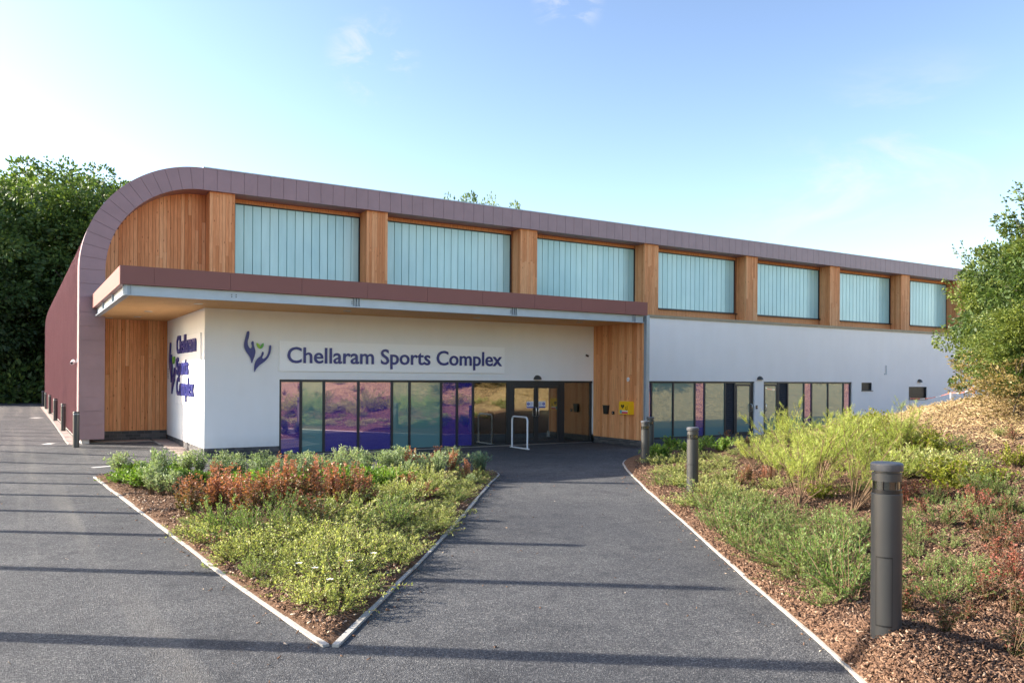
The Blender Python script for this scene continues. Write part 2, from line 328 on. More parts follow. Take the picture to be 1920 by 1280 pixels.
def channel_glass():
    m, n, l, p = new_mat('channel_glass')
    oi = n.new('ShaderNodeObjectInfo'); r = ramp(n, [(0, (.40, .655, .66)), (1, (.49, .73, .72))]); l.new(oi.outputs['Random'], r.inputs['Fac'])
    v = geo_pos(n); t1 = noise(n, l, .35, 3, .5, vec=v); t2 = noise(n, l, 1, 5, .6, vec=v, stretch=(4, 4, .6)); r1 = ramp(n, [(.3, (.84, .88, .90)), (.7, (1.1, 1.08, 1.04))]); l.new(t1.outputs['Fac'], r1.inputs['Fac']); r2 = ramp(n, [(.3, (.90, .91, .90)), (.6, (1, 1, 1))]); l.new(t2.outputs['Fac'], r2.inputs['Fac'])
    ma = n.new('ShaderNodeMixRGB'); ma.blend_type = 'MULTIPLY'; ma.inputs['Fac'].default_value = 1; l.new(r.outputs['Color'], ma.inputs['Color1']); l.new(r1.outputs['Color'], ma.inputs['Color2']); mb = n.new('ShaderNodeMixRGB'); mb.blend_type = 'MULTIPLY'; mb.inputs['Fac'].default_value = 1; l.new(ma.outputs['Color'], mb.inputs['Color1']); l.new(r2.outputs['Color'], mb.inputs['Color2'])
    l.new(mb.outputs['Color'], p.inputs['Base Color']); p.inputs['Roughness'].default_value = .22; p.inputs['Specular IOR Level'].default_value = .6
    p.inputs['Coat Weight'].default_value = .3; p.inputs['Coat Roughness'].default_value = .1
    return m
M['channel'] = channel_glass()
M['channel_joint'] = simple('channel_joint', (.07, .30, .31), .4, var=.05)

def leafmat(name, cols, trans=.35, rough=.5):
    m, n, l, p = new_mat(name); out = n['Material Output']
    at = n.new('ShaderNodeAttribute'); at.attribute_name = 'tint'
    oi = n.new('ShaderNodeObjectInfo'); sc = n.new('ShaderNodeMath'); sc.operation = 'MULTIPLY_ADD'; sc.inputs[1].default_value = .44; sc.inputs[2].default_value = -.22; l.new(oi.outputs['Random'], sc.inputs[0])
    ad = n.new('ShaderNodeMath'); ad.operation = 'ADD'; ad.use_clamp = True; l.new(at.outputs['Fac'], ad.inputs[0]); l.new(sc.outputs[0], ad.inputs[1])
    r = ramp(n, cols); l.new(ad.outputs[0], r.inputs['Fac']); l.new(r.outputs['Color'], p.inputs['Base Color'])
    p.inputs['Roughness'].default_value = rough; p.inputs['Specular IOR Level'].default_value = .35
    t = n.new('ShaderNodeBsdfTranslucent'); g = n.new('ShaderNodeMixRGB'); g.blend_type = 'MULTIPLY'; g.inputs['Fac'].default_value = 1; g.inputs['Color2'].default_value = (1.25, 1.3, .7, 1)
    l.new(r.outputs['Color'], g.inputs['Color1']); l.new(g.outputs['Color'], t.inputs['Color'])
    mx = n.new('ShaderNodeMixShader'); mx.inputs['Fac'].default_value = trans; l.new(p.outputs[0], mx.inputs[1]); l.new(t.outputs[0], mx.inputs[2]); l.new(mx.outputs[0], out.inputs['Surface'])
    return m
L = {}
L['silver'] = leafmat('leaf_silver', [(0, (0.117, 0.176, 0.085)), (.5, (0.247, 0.325, 0.169)), (1, (0.442, 0.507, 0.312))])
L['bright'] = leafmat('leaf_bright', [(0, (0.051, 0.112, 0.014)), (.5, (0.143, 0.255, 0.031)), (1, (0.275, 0.377, 0.071))])
L['sage'] = leafmat('leaf_sage', [(0, (0.126, 0.160, 0.050)), (.5, (0.286, 0.328, 0.101)), (1, (0.554, 0.554, 0.235))])
L['green'] = leafmat('leaf_green', [(0, (0.061, 0.108, 0.027)), (.5, (0.149, 0.230, 0.061)), (1, (0.311, 0.392, 0.135))])
L['red'] = leafmat('leaf_barberry', [(0, (.05, .065, .018)), (.3, (.12, .095, .03)), (.55, (.27, .115, .062)), (1, (.45, .18, .115))], .3)
L['burgundy'] = leafmat('leaf_burgundy', [(0, (.05, .065, .02)), (.35, (.09, .085, .03)), (.6, (.24, .07, .05)), (1, (.38, .13, .09))], .3)
L['feather'] = leafmat('leaf_feather', [(0, (0.185, 0.238, 0.046)), (.5, (0.344, 0.409, 0.086)), (1, (0.529, 0.568, 0.159))], .4)
L['yellow'] = leafmat('leaf_yellow', [(0, (0.095, 0.133, 0.011)), (.5, (0.198, 0.228, 0.022)), (1, (0.309, 0.301, 0.044))], .4)
L['blue'] = leafmat('leaf_blue', [(0, (0.062, 0.125, 0.081)), (.5, (0.125, 0.225, 0.150)), (1, (0.250, 0.362, 0.250))])
L['straw'] = leafmat('straw', [(0, (.20, .13, .06)), (.5, (.43, .32, .16)), (1, (.62, .50, .29))], .2, .8)
L['beech'] = leafmat('leaf_beech', [(0, (0.037, 0.070, 0.025)), (.5, (0.095, 0.159, 0.040)), (1, (0.256, 0.317, 0.059))], .3)
L['hazel'] = leafmat('leaf_hazel', [(0, (0.032, 0.063, 0.017)), (.5, (0.081, 0.130, 0.032)), (1, (0.205, 0.238, 0.054))], .3)
L['chip'] = leafmat('bark_chip', [(0, (.035, .018, .011)), (.45, (.135, .072, .042)), (.85, (.27, .165, .105)), (1, (.55, .44, .33))], .0, .9)
L['stem'] = simple('woody_stem', (.16, .10, .055), .85, var=.25, scale=20)
M['bark'] = simple('tree_bark', (.085, .07, .055), .9, var=.3, scale=8, bmp=.6, bscale=25)

# ------------------------------------------------------------------ terrain functions
KERB_R = np.array([(-18, -32.9), (-6, -14.), (2.85, 0.02), (4.35, 2.35), (5.18, 3.63), (5.54, 4.16), (6.08, 5.03), (6.77, 6.17), (8.49, 8.88), (10.46, 12.04), (12.18, 14.68), (12.75, 15.5), (13.24, 16.2), (13.75, 16.75), (14.4, 17.2), (15.3, 17.55), (16.6, 17.75), (60, 17.9)])
def sdist(x, y):
    """distance inward (right/below) from the right-hand kerb; negative on the asphalt"""
    x = np.asarray(x, float); y = np.asarray(y, float); best = np.full(x.shape, 1e9); sg = np.ones(x.shape)
    for a, b in zip(KERB_R[:-1], KERB_R[1:]):
        d = b - a; L2 = d @ d; t = np.clip(((x - a[0]) * d[0] + (y - a[1]) * d[1]) / L2, 0, 1)
        qx, qy = x - a[0] - t * d[0], y - a[1] - t * d[1]; dd = np.hypot(qx, qy)
        cr = d[0] * qy - d[1] * qx; m = dd < best - 1e-9
        best = np.where(m, dd, best); sg = np.where(m, np.where(cr < 0, 1, -1), sg)
    return best * sg
KD = np.array([.535, .845]); KN = np.array([.845, -.535])
def bumps(x, y): return .05 * np.sin(x * 1.7 + 1.3 * np.sin(y * .9)) + .04 * np.sin(y * 2.3 + x * .6) + .02 * np.sin(x * 5.1 + y * 3.7)
BOL1 = EYEP + ray(1663, 865) * 6.05
def bank_z(x, y):
    s = sdist(x, y); s1 = (np.asarray(x) - 5.18) * KN[0] + (np.asarray(y) - 3.63) * KN[1]; s1 = np.maximum(s1, 0)
    main = .10 + .07 * s1 + .0125 * s1 ** 2 + bumps(x, y) * smooth(.3, 2, s)
    main = np.minimum(main, 5.5)
    edge = np.where(s < .12, .02 + .75 * s, .11 + .26 * (s - .12))
    z = np.minimum(edge, main + .04 * (1 - smooth(0, 1, s)))
    z = z + .17 * np.exp(-((np.asarray(x) - BOL1[0] - .1) ** 2 + (np.asarray(y) - BOL1[1] + .05) ** 2) / .5 ** 2) * smooth(0, .22, s)
    return z
def road_z(x, y): return .12 * smooth(22.5, 27, y)
BED = np.array([(2.16, 6.32), (2.86, 7.14), (4.10, 8.74), (6.04, 11.33), (8.38, 14.55), (9.28, 15.72), (9.34, 15.95), (9.2, 16.15), (1.48, 19.45), (1.43, 19.34), (1.72, 13.66), (1.83, 11.44), (1.94, 8.91), (2.05, 7.35), (2.12, 6.35)])
def bed_in(x, y):
    x = np.asarray(x, float); y = np.asarray(y, float); ins = np.zeros(x.shape, bool); dist = np.full(x.shape, 1e9); n = len(BED)
    for i in range(n):
        a, b = BED[i], BED[(i + 1) % n]
        c = ((a[1] > y) != (b[1] > y)) & (x < (b[0] - a[0]) * (y - a[1]) / (b[1] - a[1] + 1e-12) + a[0]); ins ^= c
        d = b - a; t = np.clip(((x - a[0]) * d[0] + (y - a[1]) * d[1]) / (d @ d + 1e-12), 0, 1); dist = np.minimum(dist, np.hypot(x - a[0] - t * d[0], y - a[1] - t * d[1]))
    return np.where(ins, dist, -dist)
def bed_z(x, y):
    s = bed_in(x, y); return np.where(s < .1, .015 + .5 * s, .065 + .12 * smooth(.1, 1.6, s)) + bumps(x * 1.3, y * 1.3) * .5 * smooth(.15, .8, s)
def hit(px, py, fn):
    """where the line of sight through a photograph pixel meets the terrain"""
    d = ray(px, py); ts = np.linspace(2, 60, 3000); P = EYEP[None] + d[None] * ts[:, None]
    below = P[:, 2] < fn(P[:, 0], P[:, 1]); i = int(np.argmax(below)) if below.any() else len(ts) - 1
    return P[i]

# ------------------------------------------------------------------ ground
def grid(name, x0, x1, y0, y1, nx, ny, fn, mat, xs=None, ys=None, keep=None, attr=None):
    xs = np.linspace(x0, x1, nx) if xs is None else xs; ys = np.linspace(y0, y1, ny) if ys is None else ys
    X, Y = np.meshgrid(xs, ys); Z = fn(X, Y); nx, ny = len(xs), len(ys)
    V = np.stack([X, Y, Z], -1).reshape(-1, 3); idx = np.arange(nx * ny).reshape(ny, nx)
    Fq = np.stack([idx[:-1, :-1], idx[:-1, 1:], idx[1:, 1:], idx[1:, :-1]], -1).reshape(-1, 4)
    if keep is not None:
        k = keep(X, Y).reshape(-1); Fq = Fq[k[Fq].any(1)]
        used = np.unique(Fq); remap = -np.ones(len(V), int); remap[used] = np.arange(len(used)); V = V[used]; Fq = remap[Fq]
    me = bpy.data.meshes.new(name); me.from_pydata(V.tolist(), [], Fq.tolist()); me.materials.append(mat)
    me.polygons.foreach_set('use_smooth', [True] * len(me.polygons))
    if attr:
        a = me.attributes.new('straw', 'FLOAT', 'POINT'); a.data.foreach_set('value', attr(V[:, 0], V[:, 1]))
    me.update(); return link(name, me)
g = grid('ground', -600, 700, -500, 900, 40, 40, lambda x, y: x * 0 - .06, M['far_ground']); tag(g, 'dark woodland ground reaching to the horizon', 'ground', kind='structure')
ys = np.concatenate([np.linspace(-30, 22, 12), np.linspace(22.6, 27, 9), [75]])
a = grid('road', -40, 62, 0, 0, 30, 0, road_z, M['asphalt'], ys=ys); tag(a, 'dark grey asphalt drive and path', 'road', kind='structure')
xs = np.concatenate([np.arange(-2, 16, .16), np.arange(16, 32, .3), np.arange(32, 75, 1.5)]); ys = np.concatenate([np.arange(-40, -6, 1.2), np.arange(-6, 19, .16)])
b = grid('bank', 0, 0, 0, 0, 0, 0, bank_z, M['bank'], xs=xs, ys=ys, keep=lambda x, y: sdist(x, y) > -.15,
         attr=lambda x, y: np.clip((((x - 5.18) * KN[0] + (y - 3.63) * KN[1]) - 3.0) / 6, 0, .8))
tag(b, 'planted bank of bark mulch and dry grass rising on the right', 'bank', kind='structure')
b = grid('planting_bed', 1.1, 9.7, 6, 19.7, 70, 110, bed_z, M['mulch'], keep=lambda x, y: bed_in(x, y) > -.08)
tag(b, 'triangular bark-mulched planting bed between the drive and the path', 'planting bed', kind='structure')

# kerb edging, stone by stone
def kerb(name, pts, label, w=.06, h=.05, stone=.915):
    root = empty(name, (pts[0][0], pts[0][1], 0)); tag(root, label, 'kerb', kind='structure')
    pts = [np.array(p, float) for p in pts]; seg = [np.linalg.norm(b - a) for a, b in zip(pts[:-1], pts[1:])]; T = sum(seg)
    def at(s):
        for a, b, L_ in zip(pts[:-1], pts[1:], seg):
            if s <= L_ + 1e-9: return a + (b - a) * (s / L_), (b - a) / L_
            s -= L_
        return pts[-1], (pts[-1] - pts[-2]) / seg[-1]
    n = max(1, round(T / stone))
    for i in range(n):
        s0, s1 = i * T / n + .006, (i + 1) * T / n - .006; k = 3; L_, R_ = [], []
        for j in range(k + 1):
            p, t = at(s0 + (s1 - s0) * j / k); q = np.array([-t[1], t[0]]); jit = 0
            L_.append(p + q * w / 2); R_.append(p - q * w / 2)
        poly = L_ + R_[::-1]; hh = h + random.uniform(-.004, .004)
        o = MB().prism([tuple(p - pts[0]) for p in poly], 'z', -.08, hh).build('kerb_stone', M['kerb'], root)
        zz = float(road_z(0, poly[0][1])); o.location = (random.uniform(-.007, .007), random.uniform(-.005, .005), zz)
    return root
kerb('kerb', [(2.13, 6.30), (2.05, 7.35), (1.94, 8.91), (1.83, 11.44), (1.72, 13.66), (1.43, 19.36)], 'white concrete edging on the drive side of the triangular bed', w=.055, h=.022)
kerb('kerb', [(2.18, 6.26), (2.86, 7.14), (4.10, 8.74), (6.04, 11.33), (8.38, 14.55), (9.28, 15.72), (9.36, 15.95), (9.2, 16.18)], 'white concrete edging on the path side of the triangular bed', w=.055, h=.022)
kerb('kerb', [(9.12, 16.2), (1.50, 19.42)], 'white concrete edging along the back of the triangular bed', w=.05, h=.02)
kerb('kerb', [tuple(p) for p in KERB_R[2:17]], 'long white concrete edging at the foot of the right-hand bank', w=.055, h=.022)
kerb('kerb', [(1.32, 27.4), (1.5, 62)], 'thin pale edging along the maroon side wall', w=.05, h=.012)
kerb('kerb', [(3.72, 21.95), (3.72, 27.75), (1.62, 27.75)], 'thin pale edging round the paving by the white return wall', w=.05, h=.012)

# block paving strips
def paving(x0, x1, y0, y1, label, bw=.2, bh=.1):
    root = empty('paving', (x0, y0, 0)); tag(root, label, 'paving', kind='structure')
    nx, ny = max(1, round((x1 - x0) / bw)), max(1, round((y1 - y0) / bh))
    base = MB()
    base.box(0, x1 - x0, 0, y1 - y0, -.05, .0); o = base.build('bedding', M['kerb'], root); o.location.z = float(road_z(0, (y0 + y1) / 2)) * .5 - .02
    blocks = MB(); c = 0
    for j in range(ny):
        for i in range(nx + 1):
            ax = max(0, (i - (.5 if j % 2 else 0)) * bw); bx = min(x1 - x0, (i + 1 - (.5 if j % 2 else 0)) * bw)
            if bx - ax < .02: continue
            z = float(road_z(0, y0 + j * bh)) + random.uniform(.004, .008)
            blocks.box(ax + .002, bx - .002, j * bh + .002, (j + 1) * bh - .002, z - .05, z)
    o = blocks.build('paving_block', M['paving'], root); o['kind'] = 'stuff'
paving(3.75, 4.2, 22.0, 28.6, 'narrow strip of buff paving blocks along the white return wall')
paving(1.60, 3.69, 27.78, 28.6, 'strip of paving blocks at the foot of the left timber recess')
paving(1.34, 1.62, 27.4, 62, 'narrow strip of paving blocks along the maroon side wall', bh=.2)

# ------------------------------------------------------------------ the sports hall
HALL = empty('sports_hall', (4.2, 25, 0))
tag(HALL, 'sports building with arched maroon roof edge, larch cladding and white ground floor', 'building')
HINV = Matrix.Translation((-4.2, -25, 0))
class Part:
    """parents to the hall while keeping world coordinates"""
def hp(o):
    o.parent = HALL; o.matrix_parent_inverse = HINV; return o
YB, YW, YP, YF, YC = 27.40, 28.2, 27.55, 22.4, 19.7
XL, AR, AX, AZ, ZT, ZB = 1.58, 3.5, 5.08, 5.36, 8.86, 8.13
AI = AR - (ZT - ZB) + .03; XEND = 62

# curved maroon shell over the side and roof
prof = [(XL + .05, .22), (XL + .05, AZ)] + [(AX - (AR - .05) * math.cos(t), AZ + (AR - .05) * math.sin(t)) for t in np.linspace(0, math.pi / 2, 25)[1:]] + [(XEND, ZT - .05)]
sh = MB(); n = len(prof)
for y in (YB + .06, 62): sh.v += [(x, y, z) for x, z in prof]
for i in range(n - 1): sh.f.append((i, i + 1, n + i + 1, n + i)); sh.m.append(0)
shell = hp(sh.build('side_cladding', M['maroon_side'], None, 30))
ribs = MB()
for y in np.arange(YB + .09, 62, .40):
    pr = prof[:27]; k = len(pr); q = [(x - .035 * (1 if i < 2 else math.cos((i - 1) / 25 * math.pi / 2)), z + .035 * (0 if i < 2 else math.sin((i - 1) / 25 * math.pi / 2))) for i, (x, z) in enumerate(pr)]
    for i in range(k - 1):
        ribs.add([(pr[i][0], y, pr[i][1]), (q[i][0], y, q[i][1]), (q[i + 1][0], y, q[i + 1][1]), (pr[i + 1][0], y, pr[i + 1][1]),
                  (pr[i][0], y + .014, pr[i][1]), (q[i][0], y + .014, q[i][1]), (q[i + 1][0], y + .014, q[i + 1][1]), (pr[i + 1][0], y + .014, pr[i + 1][1])],
                 [(0, 1, 2, 3), (7, 6, 5, 4), (1, 5, 6, 2)])
o = ribs.build('standing_seam', M['maroon_side'], shell); o['kind'] = 'stuff'
hp(box('side_plinth', XL + .09, XL + .3, YB + .12, 62, 0, .26, M['plaster_base']))
bwp = [(x + .02, z - .02) for x, z in prof] + [(XEND, 0), (XL + .07, 0)]; hp(MB().prism(bwp, 'y', 61.85, 61.99).build('back_wall', M['maroon_side']))

# fascia ring: backing body and metal panels
arc = lambda r, a, b, k: [(AX - r * math.cos(t), AZ + r * math.sin(t)) for t in np.linspace(a, b, k)]
fb = MB(); outer = [(XL, .25)] + arc(AR, 0, math.pi / 2, 29) + [(XEND, ZT)]; inner = [(AX - AI, .25)] + arc(AI, 0, math.pi / 2, 29) + [(XEND, AZ + AI)]
n = len(outer)
for y in (YB + .025, YW + .02): fb.v += [(x, y, z) for x, z in outer] + [(x, y, z) for x, z in inner]
for i in range(n - 1):
    a, b_, c, d = i, i + 1, n + i + 1, n + i; e = 2 * n
    fb.f += [(a, d, c, b_), (a + e, b_ + e, c + e, d + e), (a, b_, b_ + e, a + e), (d, d + e, c + e, c)]; fb.m += [0] * 4
fb.f += [(0, 2 * n, 3 * n, n)]; fb.m += [0]
fascia = hp(fb.build('roof_fascia', M['maroon'], None, 25))
def fascia_panel(poly):
    return MB().prism(poly, 'y', YB, YB + .024).build('fascia_panel', M['maroon'], fascia)
PW = .43; g = .005
zs = np.linspace(.25, AZ, 13)
for z0, z1 in zip(zs[:-1], zs[1:]): fascia_panel([(XL, z0 + g), (AX - AI, z0 + g), (AX - AI, z1 - g), (XL, z1 - g)])
ta = np.linspace(0, math.pi / 2, 15)
for t0, t1 in zip(ta[:-1], ta[1:]):
    e = g / AR; fascia_panel(arc(AR, t0 + e, t1 - e, 5) + arc(AI, t0 + e * 1.3, t1 - e * 1.3, 5)[::-1])
x = AX; first = None
while x < 56:
    if first is None:
        first = fascia_panel([(x + g, AZ + AI), (x + PW - g, AZ + AI), (x + PW - g, ZT), (x + g, ZT)])
    else:
        o = first.copy(); COL.objects.link(o); o.location.x += x - AX
    x += PW
cp = MB()
cp.box(AX, XEND, YB - .02, YB + .3, ZT + .002, ZT + .035); hp(cp.build('roof_edge_flashing', M['galv']))

# larch walls: gable left of the first pilaster and the recess below
def plank_wall(name, x0, x1, ztop, z0, y, pw, parent_name='plank'):
    bk = hp(box(name, x0, x1, y, y + .08, z0, max(ztop(x) if callable(ztop) else ztop for x in (x0, (x0 + x1) / 2, x1)) - .05, M['batten']))
    n = round((x1 - x0) / pw); w = (x1 - x0) / n
    for i in range(n):
        a, b_ = x0 + i * w, x0 + (i + 1) * w; zt = min(ztop(a), ztop(b_)) if callable(ztop) else ztop
        zj = None
        if zt - z0 > 3 and random.random() < .55: zj = random.uniform(z0 + .7, zt - .7)
        dy = random.uniform(0, .004)
        for q0, q1 in ([(z0, zt)] if zj is None else [(z0, zj - .002), (zj + .002, zt)]):
            piece('plank', a + .004, b_ - .004, y - .022 - dy, y - .001, q0, q1, M['larch'], bk)
    return bk
def gable_top(x):
    if x < AX: return AZ + math.sqrt(max(0, (AI + .05) ** 2 - (AX - x) ** 2)) if AX - x < AI + .05 else AZ
    return AZ + AI + .05
bk = plank_wall('gable_cladding', AX - AI, 5.42, gable_top, 4.3, YW + .05, .108)
bk.data = MB().prism([(AX - AI, 4.3), (5.42, 4.3), (5.42, AZ + AI)] + [(AX - AI * math.cos(t), AZ + AI * math.sin(t)) for t in np.linspace(math.pi / 2, 0, 20)], 'y', YW + .05, YW + .13).mesh('gable_cladding', M['batten'])
plank_wall('recess_cladding', AX - AI, 4.21, 3.97, .42, 28.6, .115)
hp(box('recess_wall', AX - AI - .4, 4.25, 28.69, 29, 0, 4.3, M['batten']))

# pilasters, windows between them
PIL = [(5.35, 6.10), (10.68, 11.49), (17.18, 17.98), (23.64, 24.45), (30.03, 30.81), (36.26, 37.06), (42.42, 43.19), (48.6, 49.4)]
WINX = [(6.26, 10.65), (11.77, 17.11), (18.43, 23.61), (25.07, 29.93), (31.55, 36.22), (37.98, 42.36), (44.29, 48.6)]
pilP = [(393, 440.5), (687.5, 727), (976, 1007.5), (1209, 1235), (1400, 1421), (1557, 1575.5), (1690.5, 1706)]
def xat(px, py, Y): d = ray(px, py); return (EYEP + d * (Y / d[1]))[0]
PIL = [(xat(a, 440, YP), xat(b_, 440, YP)) for a, b_ in pilP] + [(48.0, 48.8)]
winP = [(440.9, 673.5), (727.7, 957.3), (1008.2, 1189.9), (1235.9, 1377.7), (1421, 1536), (1576, 1669)]
WINX = [(xat(a, 440, YW) - (.03 if i else 0), xat(b_, 440, YW)) for i, (a, b_) in enumerate(winP)] + [(xat(1707, 560, YW), 48.0)]
ZH, ZS = 7.98, 5.45
hp(box('upper_wall', 5.4, XEND, YW + .16, YW + .3, 4.3, ZT - .1, M['batten']))
for i, (x0, x1) in enumerate(PIL):
    pb = hp(box('pilaster', x0 + .02, x1 - .02, YP + .02, YW + .16, 4.3, AZ + AI, M['batten']))
    k = 8; w = (x1 - x0) / k
    for j in range(k):
        zj = random.uniform(5.4, 7.4)
        for q0, q1 in [(4.3, zj - .002), (zj + .002, AZ + AI - .001)]:
            piece('plank', x0 + j * w + .003, x0 + (j + 1) * w - .003, YP - random.uniform(0, .003), YP + .019, q0, q1, M['larch'], pb)
    k = 6; w = (YW - YP) / k
    for j in range(k):
        piece('plank', x0 - random.uniform(0, .003), x0 + .019, YP + .004 + j * w, YP + (j + 1) * w - .003, 4.3, AZ + AI - .001, M['larch'], pb)
    piece('plank', x1 - .019, x1, YP + .004, YW + .12, 4.3, AZ + AI - .001, M['larch'], pb)
def strips(name, x0, x1, z0, z1, y):
    m = MB(); n = max(2, round((x1 - x0) / .1)); w = (x1 - x0) / n
    for i in range(n):
        d = random.uniform(0, .004); m.box(x0 + i * w + .003, x0 + (i + 1) * w - .003, y - .02 - d, y, z0, z1)
    o = hp(m.build(name, M['larch'])); o['kind'] = 'stuff'; return o
for i, (x0, x1) in enumerate(WINX):
    L0, R0 = PIL[i][1], PIL[i + 1][0]
    strips('head_cladding', L0 + .005, R0 - .005, ZH + .03, AZ + AI - .002, YW + .05)
    strips('sill_cladding', L0 + .005, R0 - .005, 4.3, ZS - .06, YW + .05)
    if x0 - L0 > .06: strips('jamb_cladding', L0 + .005, x0 - .03, ZS - .058, ZH + .028, YW + .05)
    if R0 - x1 > .06: strips('jamb_cladding', x1 + .03, R0 - .004, ZS - .058, ZH + .028, YW + .05)
    fr = MB(); fd = .045
    fr.box(x0 - .03, x1 + .03, YW, YW + .12, ZH, ZH + .04); fr.box(x0 - .03, x0, YW, YW + .12, ZS, ZH); fr.box(x1, x1 + .03, YW, YW + .12, ZS, ZH); fr.box(x0 - .03, x1 + .03, YW, YW + .12, ZS - .03, ZS)
    win = hp(fr.build('upper_window', M['dark']))
    box('sill', x0 - .03, x1 + .16, YW - .09, YW - .002, ZS - .065, ZS - .03, M['dark'], win)
    box('joint_backing', x0, x1, YW + .07, YW + .1, ZS, ZH, M['channel_joint'], win)
    k = round((x1 - x0) / .295); w = (x1 - x0) / k
    pm = MB(); a = .006; hw = w / 2 - .009
    secs = [(-hw, .03), (-hw, .006), (-hw + .01, 0), (hw - .01, 0), (hw, .006), (hw, .03)]
    pm.prism(secs, 'z', ZS + .002, ZH - .002); pme = pm.mesh('channel_pane', M['channel'])
    for j in range(k): link('channel_pane', pme, win, (x0 + (j + .5) * w, YW + .035, 0))

# lower storey
def wall_holes(name, x0, x1, z0, z1, holes, y0, y1, mat):
    m = MB(); xs_ = sorted({x0, x1, *[h[0] for h in holes], *[h[1] for h in holes]}); zs_ = sorted({z0, z1, *[h[2] for h in holes], *[h[3] for h in holes]})
    solid = {}
    for i in range(len(xs_) - 1):
        for j in range(len(zs_) - 1):
            cx_, cz_ = (xs_[i] + xs_[i + 1]) / 2, (zs_[j] + zs_[j + 1]) / 2
            solid[i, j] = not any(h[0] < cx_ < h[1] and h[2] < cz_ < h[3] for h in holes)
    for (i, j), s_ in solid.items():
        if not s_: continue
        a, b_, c, d = xs_[i], xs_[i + 1], zs_[j], zs_[j + 1]
        m.add([(a, y0, c), (b_, y0, c), (b_, y0, d), (a, y0, d)], [(0, 1, 2, 3)]); m.add([(a, y1, c), (b_, y1, c), (b_, y1, d), (a, y1, d)], [(3, 2, 1, 0)])
        if not solid.get((i - 1, j)): m.add([(a, y0, c), (a, y1, c), (a, y1, d), (a, y0, d)], [(0, 1, 2, 3)])
        if not solid.get((i + 1, j)): m.add([(b_, y0, c), (b_, y1, c), (b_, y1, d), (b_, y0, d)], [(3, 2, 1, 0)])
        if not solid.get((i, j - 1)): m.add([(a, y0, c), (b_, y0, c), (b_, y1, c), (a, y1, c)], [(3, 2, 1, 0)])
        if not solid.get((i, j + 1)): m.add([(a, y0, d), (b_, y0, d), (b_, y1, d), (a, y1, d)], [(0, 1, 2, 3)])
    me = bpy.data.meshes.new(name); me.from_pydata(m.v, [], m.f); me.materials.append(mat)
    bm = bmesh.new(); bm.from_mesh(me); bmesh.ops.remove_doubles(bm, verts=bm.verts, dist=1e-4); bmesh.ops.recalc_face_normals(bm, faces=bm.faces); bm.to_mesh(me); bm.free()
    return hp(link(name, me))
XR, XW = 4.21, 16.97
ENT = (6.18, 16.96, -.02, 2.10)
wall_holes('entrance_wall', XR, XW, .27, 3.97, [(ENT[0], ENT[1], .27, 2.10)], YF, YF + .22, M['render'])
hp(box('return_wall', XR, XR + .22, YF + .22, 28.57, .27, 3.97, M['render']))
holesR = [(18.4, 24.94, .0, 2.11), (25.46, 31.02, .0, 2.11), (31.67, 32.41, 1.74, 2.09), (35.14, 36.57, 1.33, 1.91)]
wall_holes('ground_floor_wall', 17.26, XEND, .0, 4.40, holesR, YF, YF + .22, M['render'])
tr = hp(box('parapet_trim', 17.2, XEND, YF - .05, YF + .3, 4.402, 4.50, M['trim']))
hp(box('lower_roof', 4.4, XEND, YF + .24, YW + .1, 4.30, 4.38, M['roofing']))
# dark brick plinths
def brick_plinth(axis, a0, a1, off, face, z0=-.02, z1=.268, rising=False):
    """axis 'x': runs along X at Y=off facing -Y; axis 'y': runs along Y at X=off facing -X"""
    if axis == 'x': bk = hp(box('brick_plinth', a0, a1, off + .012, off + .2, z0, z1, M['mortar']))
    else: bk = hp(box('brick_plinth', off + .012, off + .2, a0, a1, z0, z1, M['mortar']))
    rows = 4; h = (z1 - max(z0, 0)) / rows; bl = .225; nn = math.ceil((a1 - a0) / bl)
    for r in range(rows):
        for i in range(nn + 1):
            s0 = a0 + (i - (.5 if r % 2 else 0)) * bl; s1 = s0 + bl; s0, s1 = max(s0, a0), min(s1, a1)
            if s1 - s0 < .03: continue
            q0, q1 = max(z0, 0) + r * h + .004, max(z0, 0) + (r + 1) * h - .004; j = random.uniform(-.002, .003)
            if axis == 'x': piece('brick', s0 + .004, s1 - .004, off - j, off + .05, q0, q1, M['brick'], bk)
            else: piece('brick', off - j, off + .05, s0 + .004, s1 - .004, q0, q1, M['brick'], bk)
def brickmat():
    m, n, l, p = new_mat('charcoal_brick'); oi = n.new('ShaderNodeObjectInfo'); r = ramp(n, [(0, (.05, .05, .055)), (.6, (.085, .083, .085)), (1, (.13, .12, .12))]); l.new(oi.outputs['Random'], r.inputs['Fac'])
    t = noise(n, l, 40, 5, .65, vec=geo_pos(n)); mx = n.new('ShaderNodeMixRGB'); mx.blend_type = 'MULTIPLY'; mx.inputs['Fac'].default_value = .6; l.new(r.outputs['Color'], mx.inputs['Color1']); l.new(t.outputs['Color'], mx.inputs['Color2'])
    l.new(r.outputs['Color'], p.inputs['Base Color']); p.inputs['Roughness'].default_value = .75; bump(n, l, p, t.outputs['Fac'], .3, .01); return m
M['brick'] = brickmat(); M['mortar'] = simple('grey_mortar', (.16, .16, .16), .9)
brick_plinth('x', XR + .002, ENT[0], YF, 0); brick_plinth('y', YF + .06, 28.55, XR, 0); brick_plinth('x', AX - AI - .2, XR - .01, 28.6, 0, z1=.415)
